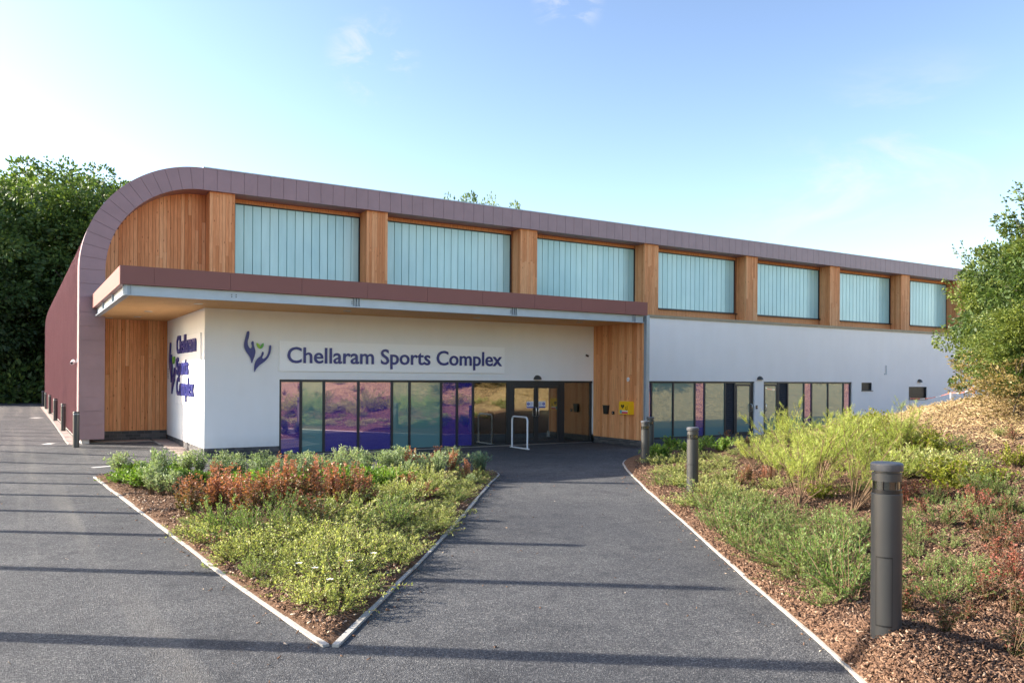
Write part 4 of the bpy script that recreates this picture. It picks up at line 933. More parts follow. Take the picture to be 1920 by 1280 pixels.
# ------------------------------------------------------------------ foliage meshes
def leaf_mesh(name, P, D, size, asp, mat, tint, fold=.25):
    """rhombic leaves: P positions, D directions, one folded quad (2 triangles) each"""
    n = len(P); D = D / (np.linalg.norm(D, axis=1, keepdims=True) + 1e-9)
    U = rng.normal(size=(n, 3)); S = np.cross(D, U); S /= (np.linalg.norm(S, axis=1, keepdims=True) + 1e-9); N = np.cross(S, D)
    sz = (size * rng.uniform(.65, 1.3, n))[:, None]
    a = P; b_ = P + D * sz * .48 + S * sz * asp * .5 + N * sz * fold * .2; c = P + D * sz; d = P + D * sz * .48 - S * sz * asp * .5 + N * sz * fold * .2
    V = np.stack([a, b_, c, d], 1).reshape(-1, 3); i = np.arange(n) * 4; Fq = np.stack([i, i + 1, i + 2, i + 3], 1)
    me = bpy.data.meshes.new(name); me.vertices.add(4 * n); me.vertices.foreach_set('co', V.ravel())
    me.loops.add(4 * n); me.loops.foreach_set('vertex_index', Fq.ravel()); me.polygons.add(n)
    me.polygons.foreach_set('loop_start', i); me.polygons.foreach_set('loop_total', np.full(n, 4))
    at = me.attributes.new('tint', 'FLOAT', 'POINT'); at.data.foreach_set('value', np.repeat(np.clip(tint, 0, 1), 4).astype(np.float32))
    me.materials.append(mat); me.update(calc_edges=True); return me
def sprigs(n_st, spread, height, per, size, asp, lean=.5, out=.6, bare=.15, curve=.2, tint_fn=None, r0=.006, hvar=.3, base_r=.06):
    """plant of upright or arching stems carrying leaves; returns leaf arrays and a stem builder"""
    P, D, T, st = [], [], [], MB()
    for k in range(n_st):
        az = rng.uniform(0, 2 * math.pi); ln = abs(rng.normal(0, lean)); h = height * rng.uniform(1 - hvar, 1)
        b0 = np.array([math.cos(az), math.sin(az), 0]) * rng.uniform(0, base_r); rr = spread * min(1, ln) * rng.uniform(.6, 1)
        ts = np.linspace(0, 1, 5); az2 = az + rng.normal(0, .5)
        pts = [b0 + np.array([math.cos(az2) * rr * t ** (1 + curve), math.sin(az2) * rr * t ** (1 + curve), h * (t - .18 * min(1, ln) * t * t)]) for t in ts]
        st.tube(pts, list(np.linspace(r0, r0 * .35, 5)), 4, cap=False)
        m = per; t = rng.uniform(bare, 1, m) ** .85; seg = np.clip((t * 4).astype(int), 0, 3); fr = (t * 4 - seg)[:, None]; PA = np.array(pts)
        p = PA[seg] * (1 - fr) + PA[seg + 1] * fr; tg = PA[seg + 1] - PA[seg]; tg /= np.linalg.norm(tg, axis=1, keepdims=True)
        q = rng.normal(size=(m, 3)); q -= tg * (q * tg).sum(1, keepdims=True); q /= np.linalg.norm(q, axis=1, keepdims=True)
        d = tg * (1 - out) + q * out + np.array([0, 0, .12]); P.append(p + q * size * .15); D.append(d)
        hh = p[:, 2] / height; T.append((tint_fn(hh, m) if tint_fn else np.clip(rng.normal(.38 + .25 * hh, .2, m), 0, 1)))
    return np.concatenate(P), np.concatenate(D), np.concatenate(T), st
def kind_variants(nv, name, leaf, **kw):
    size, asp = kw['size'], kw['asp']; out = []
    for k in range(nv):
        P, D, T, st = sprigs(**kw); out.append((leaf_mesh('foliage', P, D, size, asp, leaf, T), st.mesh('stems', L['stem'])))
    return out
red_t = lambda h, m: np.clip(rng.normal(.12 + .85 * h, .17, m), 0, 1)
KIND = {
 'silver': kind_variants(6, 's', L['silver'], n_st=36, spread=.5, height=.66, per=34, size=.055, asp=.36, lean=.5, out=.62),
 'bright': kind_variants(6, 'b', L['bright'], n_st=42, spread=.5, height=.38, per=26, size=.05, asp=.58, lean=.65, out=.7, bare=.2, hvar=.5),
 'sage': kind_variants(8, 'd', L['sage'], n_st=44, spread=.66, height=.33, per=38, size=.034, asp=.46, lean=.7, out=.62, curve=.1, bare=.12, hvar=.65, base_r=.14),
 'green': kind_variants(8, 'g', L['green'], n_st=34, spread=.66, height=.48, per=44, size=.034, asp=.32, lean=.6, out=.52, curve=.1, hvar=.65, base_r=.14),
 'red': kind_variants(8, 'r', L['red'], n_st=14, spread=.27, height=.70, per=58, size=.040, asp=.55, lean=.5, out=.75, bare=.1, tint_fn=red_t, hvar=.55),
 'burgundy': kind_variants(7, 'u', L['burgundy'], n_st=17, spread=.42, height=.52, per=34, size=.036, asp=.6, lean=.6, out=.75, bare=.1, hvar=.6),
 'yellow': kind_variants(4, 'y', L['yellow'], n_st=40, spread=.55, height=.42, per=28, size=.045, asp=.55, lean=.65, out=.7, bare=.15, hvar=.6, base_r=.12),
 'blue': kind_variants(3, 'l', L['blue'], n_st=44, spread=.45, height=.6, per=26, size=.06, asp=.25, lean=.5, out=.5),
}
def feather_variant(h):
    """broom-like bush: bare woody legs carrying plumes of fine needles"""
    P, D, T, st = [], [], [], MB()
    for k in range(13):
        az = rng.uniform(0, 2 * math.pi); ln = rng.uniform(.15, .85) * h; top = h * rng.uniform(.55, 1)
        main = [np.array([math.cos(az) * (.04 + ln * t ** 1.3), math.sin(az) * (.04 + ln * t ** 1.3), top * t]) for t in np.linspace(0, 1, 6)]
        st.tube(main, list(np.linspace(.011, .003, 6)), 5, cap=False)
        for j in range(12):
            t = rng.uniform(.42, 1); i = min(4, int(t * 5)); p0 = main[i] + (main[i + 1] - main[i]) * (t * 5 - i)
            a2 = az + rng.normal(0, 1.1); ll = h * rng.uniform(.14, .30); d0 = np.array([math.cos(a2) * .55, math.sin(a2) * .55, rng.uniform(.55, 1)]); d0 /= np.linalg.norm(d0)
            tw = [p0, p0 + d0 * ll * .5 + np.array([0, 0, .01]), p0 + d0 * ll]; st.tube(tw, [.0035, .0025, .0012], 3, cap=False)
            m = 34; tt = rng.uniform(.05, 1, m)[:, None]; P.append(p0 + d0 * ll * tt + rng.normal(0, .012, (m, 3))); D.append(d0 * .75 + rng.normal(0, .38, (m, 3))); T.append(np.clip(rng.normal(.5, .22, m), 0, 1))
    P, D, T = map(np.concatenate, (P, D, T))
    return leaf_mesh('foliage', P, D, .062, .085, L['feather'], T, .1), st.mesh('stems', L['stem'])
KIND['feather'] = [feather_variant(1.0) for _ in range(3)]
def straw_variant():
    n = 70; az = rng.uniform(0, 2 * math.pi, n); P = np.stack([np.cos(az), np.sin(az), az * 0], 1) * rng.uniform(0, .09, n)[:, None]; D = np.stack([np.cos(az) * .8, np.sin(az) * .8, rng.uniform(.25, 1.1, n)], 1)
    return leaf_mesh('blades', P, D, .26, .05, L['straw'], rng.uniform(0, 1, n)), None
KIND['straw'] = [straw_variant() for _ in range(3)]
NAMES = {'silver': 'silver_shrub', 'bright': 'leafy_shrub', 'sage': 'low_shrub', 'green': 'low_shrub', 'red': 'barberry_shrub', 'burgundy': 'barberry_shrub', 'yellow': 'golden_shrub', 'blue': 'blue_green_shrub', 'feather': 'feathery_bush'}
def plant(kind, x, y, z, sc, label, group, cat='shrub'):
    fo, st = random.choice(KIND[kind]); o = empty(NAMES[kind], (x, y, z), random.uniform(0, 6.28)); o.rotation_euler = (random.gauss(0, .09), random.gauss(0, .09), random.uniform(0, 6.28))
    o.scale = (sc * random.uniform(.9, 1.1), sc * random.uniform(.9, 1.1), sc * random.uniform(.75, 1.25)); tag(o, label, cat, group)
    link('foliage', fo, o); link('stems', st, o); return o
def near(x, y, pts, d): return any((x - a) ** 2 + (y - b_) ** 2 < d * d for a, b_ in pts)

# --- triangular bed
ORD = ['first', 'second', 'third', 'fourth', 'fifth', 'sixth', 'seventh', 'eighth', 'ninth', 'tenth', 'eleventh', 'twelfth', 'thirteenth', 'fourteenth', 'fifteenth', 'sixteenth', 'seventeenth', 'eighteenth', 'nineteenth', 'twentieth']
def along(a, b_, n, jit=.1): return [(a[0] + (b_[0] - a[0]) * (i + .5) / n + random.uniform(-jit, jit), a[1] + (b_[1] - a[1]) * (i + .5) / n + random.uniform(-jit, jit)) for i in range(n)]
def bz(x, y): return float(bed_z(np.array(x), np.array(y)))
def kz(x, y): return float(bank_z(np.array(x), np.array(y)))
taken = []
for py, x0, x1, st, sc_ in ((888, 395, 850, 30, .78), (896, 345, 850, 34, .74), (904, 400, 770, 40, .68)):
    for px in range(x0, x1, st):
        p = hit(px + random.uniform(-8, 8), py + random.uniform(-2, 2), bed_z)
        if bed_in(p[0], p[1]) < .1: continue
        plant('silver', p[0], p[1], bz(p[0], p[1]), sc_ * random.uniform(.85, 1.15), '-', 'silver shrubs at the back of the triangular bed'); taken.append((p[0], p[1]))
for py, x0, x1, st, sc_ in ((892, 222, 345, 22, .85), (903, 228, 400, 25, .9), (915, 246, 330, 24, .9), (917, 420, 745, 25, .9), (928, 285, 330, 20, .8), (927, 470, 720, 28, .85), (910, 640, 780, 26, .9)):
    for px in range(x0, x1, st):
        p = hit(px + random.uniform(-7, 7), py + random.uniform(-2, 2), bed_z)
        if bed_in(p[0], p[1]) < .14: continue
        plant(random.choices(['bright', 'silver'], [6, 4])[0] if px < 345 else 'bright', p[0], p[1], bz(p[0], p[1]), sc_ * random.uniform(.85, 1.15), '-', 'bright green shrubs behind the red row'); taken.append((p[0], p[1]))
rowA = [hit(px, py, bed_z) for px, py in ((338, 962), (358, 975), (392, 966), (420, 958), (452, 968), (470, 985), (505, 962), (540, 955), (572, 958), (600, 962), (640, 955), (668, 958), (695, 950))]
rowB = [hit(px, py, bed_z) for px, py in ((372, 955), (405, 948), (440, 950), (485, 950), (525, 945), (560, 942), (620, 944), (655, 940))]
for i, p in enumerate(rowA):
    plant('red', p[0], p[1], bz(p[0], p[1]), random.uniform(.95, 1.15), f'upright red-orange barberry, {ORD[i]} from the drive end of the front red row', 'red barberries in the triangular bed'); taken.append((p[0], p[1]))
for p in rowB:
    plant('red', p[0], p[1], bz(p[0], p[1]), random.uniform(.9, 1.1), 'upright red-orange barberry standing in the second line of the red row', 'red barberries in the second line'); taken.append((p[0], p[1]))
for px, py in ((770, 892), (800, 890), (820, 885), (845, 893), (765, 925), (875, 905)):
    p = hit(px, py, bed_z)
    if bed_in(p[0], p[1]) > .15: plant('red', p[0], p[1], bz(p[0], p[1]), random.uniform(.7, .95), 'small red barberry near the entrance end of the triangular bed', 'small red barberries by the entrance')
for px, py in ((838, 880), (868, 880), (895, 885), (905, 893)):
    p = hit(px, py, bed_z)
    if bed_in(p[0], p[1]) > .12: plant('blue', p[0], p[1], bz(p[0], p[1]), random.uniform(.7, .85), 'blue-green fine-leaved shrub at the entrance corner of the triangular bed', 'blue-green shrubs at the bed corner')
s_edge = lambda x, y: float(bed_in(x, y))
cnt = 0; sage_pts = []
for _ in range(4000):
    x, y = random.uniform(1.6, 9.2), random.uniform(6.4, 16)
    pxx = None
    s = float(bed_in(x, y))
    if s < .15 or near(x, y, taken, .38) or near(x, y, sage_pts, .30): continue
    # in front of the red row only; bare mulch along the drive side and at the tip
    dfront = (x - 2.0) * .33 + (y - 14.2) * 1.0
    if dfront > .0 and x < 5.2: continue
    if y > 13.9 - (x - 5.2) * -.35: continue
    if y < 6.95: continue
    if (x < 2.7 and y > 12.6): continue
    sage_pts.append((x, y))
for x, y in sage_pts:
    plant(random.choices(['sage', 'green', 'silver', 'burgundy'], [84, 10, 3, 3])[0] if y > 8 else 'sage', x, y, bz(x, y) - .02, random.uniform(.6, 1.1) * (.75 if s_edge(x, y) < .4 else 1), 'low yellowish sage-green shrub in the front drift of the triangular bed', 'sage-green shrubs in the front of the triangular bed')
for px, py in ((590, 1120), (655, 1105), (700, 1088), (560, 1110), (618, 1145)):
    p = hit(px, py, bed_z); fl = empty('white_flower', (p[0], p[1], p[2] + .28)); tag(fl, 'white five-petalled flower above the low shrubs near the tip of the bed', 'flower', 'white flowers in the triangular bed')
    m = MB()
    for k in range(5):
        a_ = k * 2 * math.pi / 5; u = np.array([math.cos(a_), math.sin(a_), .25]); v_ = np.array([-math.sin(a_), math.cos(a_), 0]); m.add([u * .004, u * .022 + v_ * .014, u * .036, u * .022 - v_ * .014], [(0, 1, 2, 3)])
    m.build('petals', M['petal'], fl); MB().lathe([(.001, -.002), (.008, .002), (.006, .008), (.001, .01)], 0, 0, 8).build('centre', M['yellow'], fl)

# --- right bank, placed by line of sight
bank_pts = []
def bank_plants(kind, pix, sc, label, group, jit=0):
    for px, py in pix:
        p = hit(px + random.uniform(-jit, jit), py + random.uniform(-jit, jit) * .5, bank_z)
        if sdist(p[0], p[1]) < .14: continue
        plant(random.choice(['yellow', 'yellow', 'sage']) if kind == 'yellow' else kind, p[0], p[1], kz(p[0], p[1]) - .02, random.uniform(*sc), label, group); bank_pts.append((p[0], p[1]))
bank_plants('green', [(1232, 905), (1250, 930), (1268, 950), (1295, 975), (1325, 985), (1335, 1010), (1360, 1000), (1362, 1035), (1390, 1020), (1395, 1060), (1420, 1045), (1430, 1085), (1455, 1060), (1462, 1105), (1490, 1085), (1500, 1125), (1525, 1100), (1540, 1135), (1560, 1090), (1580, 1120), (1600, 1075), (1345, 960), (1380, 975), (1415, 1000), (1450, 1020), (1490, 1045), (1530, 1060), (1570, 1050), (1410, 960), (1590, 1030), (1615, 1010), (1470, 1000), (1510, 1015), (1545, 1020), (1500, 980), (1455, 985), (1365, 945), (1325, 955), (1440, 1050), (1520, 1080), (1475, 1060), (1560, 1000), (1395, 995)], (.6, 1.05), 'low fine-leaved green shrub in the drift along the right-hand kerb', 'green shrubs along the right kerb', 6)
bank_plants('sage', [(1240, 872), (1255, 885), (1275, 890), (1270, 868), (1290, 905), (1315, 905), (1330, 930), (1310, 880), (1345, 900), (1360, 925), (1300, 945), (1380, 905), (1390, 935), (1325, 885), (1350, 880), (1370, 890), (1400, 950), (1425, 940), (1330, 860), (1355, 862), (1300, 862), (1280, 912), (1262, 905)], (.6, 1.0), 'yellow-green low shrub around the second nearest lamp bollard', 'yellow-green shrubs around the second bollard', 5)
bank_plants('bright', [(1315, 815), (1335, 812), (1350, 808), (1270, 830), (1290, 826), (1255, 842), (1240, 850), (1285, 850), (1305, 845), (1330, 838), (1345, 822), (1230, 858), (1250, 858), (1355, 845)], (.8, 1.15), 'bright green leafy shrub on the bank below the side windows', 'bright green shrubs below the side windows', 4)
bank_plants('blue', [(1360, 800), (1380, 796), (1400, 792), (1420, 790), (1440, 790), (1460, 786), (1232, 838), (1222, 846), (1245, 836), (1370, 806), (1395, 802), (1428, 800), (1450, 797), (1475, 795)], (1.0, 1.4), 'blue-green lavender-like shrub in front of the glazed side doors', 'blue-green shrubs by the side doors', 3)
bank_plants('burgundy', [(1360, 818), (1380, 822), (1400, 815), (1420, 818), (1440, 812), (1450, 826), (1365, 832), (1395, 835), (1430, 838)], (.5, .75), 'dark purplish dwarf shrub in the mulch patch on the bank', 'purple dwarf shrubs on the bank', 4)
bank_plants('red', [(1392, 910), (1410, 920), (1430, 915), (1402, 900), (1445, 905)], (.5, .7), 'small reddish barberry left of the feathery bushes', 'small reddish barberries by the feathery bushes', 3)
FE = [(1497, 950, 1.0, 'tall lime-green feathery bush in the middle of the bank'), (1600, 958, 1.0, 'feathery bush with bare woody legs just left of the foreground bollard'), (1520, 862, .85, 'lime-green feathery bush behind, under the right-hand side windows'), (1572, 850, .75, 'feathery lime bush at the back right of the feathery clump'), (1470, 850, .85, 'feathery lime bush at the left of the clump before the louvre'), (1690, 870, .95, 'feathery lime bush standing alone in the golden shrubs above the foreground bollard'), (1555, 905, .9, 'feathery lime bush in the centre of the clump'), (1450, 905, .8, 'leaning feathery bush above the small reddish barberries'), (1530, 920, 1.2, 'low feathery lime bush at the front of the clump'), (1630, 880, 1.1, 'small feathery lime bush between the clump and the golden shrubs'), (1415, 880, .6, 'small feathery lime bush at the left end of the clump')]
for px, py, s_, lb in FE:
    p = hit(px, py, bank_z); plant('feather', p[0], p[1], kz(p[0], p[1]), s_, lb, 'feathery lime bushes on the bank', 'bush'); bank_pts.append((p[0], p[1]))
bank_plants('yellow', [(1610, 800), (1630, 812), (1650, 805), (1640, 835), (1620, 840), (1660, 850), (1640, 865), (1680, 840), (1700, 855), (1720, 865), (1740, 860), (1755, 880), (1730, 890), (1700, 890), (1760, 905), (1590, 815), (1605, 850), (1780, 890), (1670, 820), (1600, 830), (1625, 825), (1655, 885), (1680, 900), (1715, 840), (1740, 840), (1790, 915), (1765, 870)], (.9, 1.35), 'golden-green leafy shrub in the yellow drift on the bank', 'golden shrubs on the bank', 6)
bank_plants('burgundy', [(1720, 930), (1780, 940), (1830, 950), (1885, 1000), (1905, 1020), (1870, 1050), (1890, 1080), (1840, 1020), (1740, 1010), (1910, 1085), (1905, 1150), (1770, 1190), (1900, 1230), (1860, 1130), (1700, 945), (1735, 960), (1790, 985), (1820, 990), (1850, 960), (1880, 960), (1880, 1030)], (.5, .85), 'dark red dwarf barberry in the mulch behind the foreground bollard', 'dark red barberries behind the foreground bollard', 6)
bank_plants('green', [(1720, 1045), (1740, 1080), (1790, 1060), (1800, 1110), (1760, 1130), (1725, 1110), (1780, 1030), (1830, 920), (1860, 930), (1800, 910), (1750, 945), (1800, 965), (1860, 985), (1760, 985), (1710, 985), (1830, 1080), (1880, 930), (1900, 960), (1720, 1020), (1850, 900)], (.45, .8), 'small thin green shrub in the mulch right of the foreground bollard', 'thin green shrubs right of the foreground bollard', 6)
bank_plants('green', [(1610, 772), (1640, 768), (1665, 765), (1690, 760), (1715, 757), (1580, 775)], (.6, .9), 'green weedy shrub on the crest of the bank below the small vents', 'weedy shrubs on the bank crest', 5)

for _ in range(900):
    px, py = random.uniform(1225, 1915), random.uniform(800, 1180)
    edge = 1176 + max(0, py - 862) * 1.08
    if px < edge + 30: continue
    p = hit(px, py, bank_z); s1 = (p[0] - 5.18) * KN[0] + (p[1] - 3.63) * KN[1]
    if sdist(p[0], p[1]) < .25 or near(p[0], p[1], bank_pts, .42) or near(p[0], p[1], [(BOL1[0], BOL1[1])], .5) or s1 > 7: continue
    if random.random() < .62: continue
    right = px > 1690 and py > 900
    kd = random.choices(['green', 'sage', 'burgundy', 'yellow'], [4, 2, 2.2, .8] if right else [5, 4, 1.2, 1])[0]
    plant(kd, p[0], p[1], kz(p[0], p[1]) - .02, random.uniform(.45, .95), '-', {'green': 'green infill shrubs on the bank', 'sage': 'pale infill shrubs on the bank', 'burgundy': 'reddish infill shrubs on the bank', 'yellow': 'golden infill shrubs on the bank'}[kd]); bank_pts.append((p[0], p[1]))
# unseen part of the bank that the facade glass mirrors
for _ in range(70):
    x, y = random.uniform(8, 26), random.uniform(-8, 9)
    s = float(sdist(x, y)); d = np.array([x, y, 0]) - EYEP; cz = d @ FW; cxp = 960 + F_PX * (d @ RT) / cz if cz > .2 else 9999
    if s < .4 or s > 9 or cxp < 1990: continue
    plant(random.choice(['green', 'sage', 'burgundy', 'yellow']), x, y, kz(x, y), random.uniform(.7, 1.1), 'low shrub on the bank beyond the right edge, mirrored in the windows', 'shrubs beyond the right edge')

# --- bark chips and straw
def chips(name, n, sampler, fn, label, cat, size=(.012, .06), mat=None, wr=(.16, .42)):
    pts = sampler(n); n = len(pts); z = fn(pts[:, 0], pts[:, 1]); az = rng.uniform(0, 2 * math.pi, n); tl = rng.normal(0, .35, n); ln = rng.uniform(*size, n); wd = ln * rng.uniform(*wr, n); th = rng.uniform(.003, .010, n)
    D = np.stack([np.cos(az) * np.cos(tl), np.sin(az) * np.cos(tl), np.sin(tl)], 1); S = np.stack([-np.sin(az), np.cos(az), rng.normal(0, .35, n)], 1); N = np.cross(D, S)
    c = np.stack([pts[:, 0], pts[:, 1], z + .006 + np.abs(np.sin(tl)) * ln * .45], 1); V = []
    for a_, b_, e in ((-1, -1, -1), (1, -.6, -1), (.9, 1, -1), (-.8, .7, -1), (-1, -1, 1), (1, -.6, 1), (.9, 1, 1), (-.8, .7, 1)):
        V.append(c + D * (ln * .5 * a_)[:, None] + S * (wd * .5 * b_)[:, None] + N * (th * .5 * e)[:, None])
    V = np.stack(V, 1).reshape(-1, 3); base = (np.arange(n) * 8)[:, None, None]; q = np.array([(4, 5, 6, 7), (0, 1, 5, 4), (1, 2, 6, 5), (2, 3, 7, 6), (3, 0, 4, 7)])[None]
    Fq = (base + q).reshape(-1, 4); me = bpy.data.meshes.new(name); me.vertices.add(len(V)); me.vertices.foreach_set('co', V.ravel()); me.loops.add(Fq.size); me.loops.foreach_set('vertex_index', Fq.ravel()); me.polygons.add(len(Fq))
    me.polygons.foreach_set('loop_start', np.arange(len(Fq)) * 4); me.polygons.foreach_set('loop_total', np.full(len(Fq), 4))
    at = me.attributes.new('tint', 'FLOAT', 'POINT'); at.data.foreach_set('value', np.repeat(np.clip(rng.normal(.48, .27, n), 0, 1), 8).astype(np.float32))
    me.materials.append(mat or L['chip']); me.update(calc_edges=True); o = link(name, me); tag(o, label, cat, kind='stuff'); return o
def samp_bed(n):
    p = np.stack([rng.uniform(1.3, 9.4, n * 3), rng.uniform(6.2, 19.5, n * 3)], 1); s = bed_in(p[:, 0], p[:, 1]); p = p[s > .03]; w = np.clip(9 / np.hypot(p[:, 0], p[:, 1]), 0, 1) ** 1.5
    return p[rng.uniform(size=len(p)) < w][:n]
def samp_bank(n):
    out = []
    d = rng.uniform(3.2, 20, n * 6) ** 1.0; px = rng.uniform(1190, 1980, n * 6); a_ = (px - PCX) / F_PX
    p = (FW[None, :2] + RT[None, :2] * a_[:, None]) * d[:, None]; s = sdist(p[:, 0], p[:, 1]); k = (s > .005) & (s < 9) & (rng.uniform(size=len(p)) < np.clip(5 / d, 0, 1) ** .8 * np.where(s < .5, 1, .6)); return p[k][:n]
chips('bark_mulch', 34000, samp_bed, bed_z, 'brown bark chips covering the triangular bed', 'bark mulch')
chips('bark_mulch', 120000, samp_bank, bank_z, 'brown bark chips covering the right-hand bank', 'bark mulch')
def samp_path(n):
    p = np.stack([rng.uniform(-1, 12, n * 8), rng.uniform(3.5, 22, n * 8)], 1); s = -sdist(p[:, 0], p[:, 1]); b_ = -bed_in(p[:, 0], p[:, 1]); d = np.minimum(s, b_)
    k = (s > .04) & (b_ > .05) & (rng.uniform(size=len(p)) < .012 + .9 * np.exp(-d / .12)); return p[k][:n]
chips('path_litter', 2200, samp_path, lambda x, y: x * 0, 'stray bark chips and leaf bits on the asphalt edges', 'litter', (.012, .04))
def samp_straw(n):
    px = rng.uniform(1480, 2600, n * 8); d = rng.uniform(6, 34, n * 8); a_ = (px - PCX) / F_PX; p = (FW[None, :2] + RT[None, :2] * a_[:, None]) * d[:, None]
    s1 = (p[:, 0] - 5.18) * KN[0] + (p[:, 1] - 3.63) * KN[1]; k = (sdist(p[:, 0], p[:, 1]) > .8) & (rng.uniform(size=len(p)) < smooth(5, 9, s1)); return p[k][:n]
chips('dry_straw', 60000, samp_straw, bank_z, 'dry straw-coloured cut grass lying on the upper bank', 'dry grass', (.05, .18), L['straw'], (.05, .13))
pts = samp_straw(260); fo = [k[0] for k in KIND['straw']]
Pn, Dn, Tn = [], [], []
for (x, y) in pts:
    z = kz(x, y); n_ = 46; az = rng.uniform(0, 6.283, n_); Pn.append(np.stack([x + np.cos(az) * rng.uniform(0, .1, n_), y + np.sin(az) * rng.uniform(0, .1, n_), np.full(n_, z)], 1)); Dn.append(np.stack([np.cos(az) * .8, np.sin(az) * .8, rng.uniform(.2, 1.0, n_)], 1)); Tn.append(rng.uniform(0, 1, n_))
o = link('dry_grass', leaf_mesh('dry_grass', np.concatenate(Pn), np.concatenate(Dn), .24, .045, L['straw'], np.concatenate(Tn))); tag(o, 'tufts of dry yellow grass on the upper bank', 'dry grass', kind='stuff')
for k in KIND['straw']: bpy.data.meshes.remove(k[0])

# ------------------------------------------------------------------ trees
def tree_mesh(h, crown_r, z0, n_clump, per, leaf, lsize, mat, trunk_r, flat=1., clump_r=None, ragged=.25, asp=.6, shoots=0):
    st = MB(); top = h * .92; tr = [np.array([.15 * math.sin(k * .9), .12 * math.cos(k * 1.3) - .12, top * k / 7]) for k in range(8)]
    st.tube(tr, list(np.linspace(trunk_r, trunk_r * .12, 8)), 9)
    P, D, T = [], [], []; zc = (z0 + h) / 2; hz = (h - z0) / 2; clump_r = clump_r or crown_r * .24
    for k in range(n_clump):
        u = rng.normal(size=3); u /= np.linalg.norm(u); r = rng.uniform(.25, 1) ** .5 * (1 + np.clip(rng.normal(0, ragged * .3), -.5, .22))
        c = np.array([u[0] * crown_r * r, u[1] * crown_r * r, zc + u[2] * hz * r * flat])
        if k < 26:
            i = min(6, max(1, int(c[2] / top * 7 * .75))); b0 = tr[i]; st.tube([b0, (b0 + c) / 2 + np.array([0, 0, .06 * h]) * .5, c], [trunk_r * .28, trunk_r * .16, trunk_r * .05], 5, cap=False)
        m = int(per * rng.uniform(.6, 1.4)); q = rng.normal(size=(m, 3)); q /= np.linalg.norm(q, axis=1, keepdims=True); rad = clump_r * rng.uniform(.6, 1.25) * rng.uniform(.3, 1, m)[:, None] ** .6
        P.append(c + q * rad * np.array([1.15, 1.15, .7])); D.append(q * .7 + u * .4 + np.array([0, 0, -.15]) + rng.normal(0, .3, (m, 3))); T.append(np.clip(rng.normal(rng.uniform(.25, .6) + .24 * u[2], .16, m), 0, 1))  # tint rises toward the crown top, painting sunlit tops into the leaf colour
    for k in range(shoots):
        u = rng.normal(size=3); u[2] = abs(u[2]) + .3; u /= np.linalg.norm(u); b0 = np.array([u[0] * crown_r * .8, u[1] * crown_r * .8, zc + u[2] * hz * .8]); e = b0 + (u + np.array([0, 0, .5])) * crown_r * rng.uniform(.25, .5)
        st.tube([b0, (b0 + e) / 2, e], [.012, .009, .004], 4, cap=False); m = 26; t = rng.uniform(.2, 1, m)[:, None]; P.append(b0 + (e - b0) * t + rng.normal(0, .04, (m, 3))); D.append(u + rng.normal(0, .7, (m, 3))); T.append(np.clip(rng.normal(.45, .2, m), 0, 1))
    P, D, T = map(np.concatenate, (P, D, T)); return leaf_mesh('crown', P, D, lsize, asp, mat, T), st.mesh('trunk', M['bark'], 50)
BEECH = [tree_mesh(20, 5.4, .6, 230, 190, 'beech', .31, L['beech'], .38, ragged=.35) for _ in range(3)]
def put_tree(var, x, y, z, sc, label, group, name='beech_tree'):
    o = empty(name, (x, y, z), random.uniform(0, 6.28)); o.scale = (sc[0], sc[0], sc[1]); tag(o, label, 'tree', group); link('crown', var[0], o); link('trunk', var[1], o); return o
TL = [(-9.5, 78, .95, .79, 'dark beech at the far left edge of the picture'), (-3.5, 74, .95, .80, 'dark beech left of the rope barrier post'), (1.2, 78, .95, .83, 'tall beech directly behind the maroon side wall edge'), (6.0, 75, .95, .84, 'sunlit-topped beech rising behind the start of the arch'), (11, 78, 1.0, .84, 'beech with bright crown tip behind the arched roof shoulder'),
      (-6, 86, 1.1, .86, 'beech in the second line at the far left'), (3.5, 88, 1.1, .9, 'beech in the second line behind the hall corner'), (-13, 86, 1.1, .86, 'beech in the second line beyond the left edge'), (-1, 95, 1.2, .9, 'beech deep in the wood at left'), (9, 92, 1.15, .9, 'beech deep in the wood behind the arch')]
for i, (x, y, sx, sz_, lb) in enumerate(TL): put_tree(BEECH[i % 3], x, y, -.3, (sx * 1.08, sz_ * 1.2), lb, 'beech trees of the wood at left')
TIP = tree_mesh(20, 5.0, .6, 170, 120, 'beech', .31, L['beech'], .38, ragged=.12)
TIPH = float(np.percentile([v.co.z for v in TIP[0].vertices], 99.7))
for px, top_y, d_, lb in ((862, 367, 90, 'tree whose leafy crown tip shows above the middle of the roof'), (893, 375, 93, 'tree just right of the crown tip above the middle of the roof'), (945, 385, 96, 'tree barely showing above the roof right of the middle')):
    p = EYEP + ray(px, top_y) * d_; put_tree(TIP, p[0], p[1], -.3, (.62, (p[2] + .3) / TIPH), lb, 'trees peeping over the roof')
# undergrowth that closes the view under the wood
P, D, T = [], [], []
for _ in range(60):
    c = np.array([random.uniform(-16, 14), random.uniform(69, 74), random.uniform(.2, 2.2)]); m = 130; q = rng.normal(size=(m, 3)); P.append(c + q * np.array([1.0, .8, .7])); D.append(q + np.array([0, 0, .3])); T.append(np.clip(rng.normal(.3, .2, m), 0, 1))
o = link('undergrowth', leaf_mesh('undergrowth', np.concatenate(P), np.concatenate(D), .45, .55, L['beech'], np.concatenate(T))); tag(o, 'dark leafy undergrowth along the edge of the wood', 'undergrowth', kind='stuff')

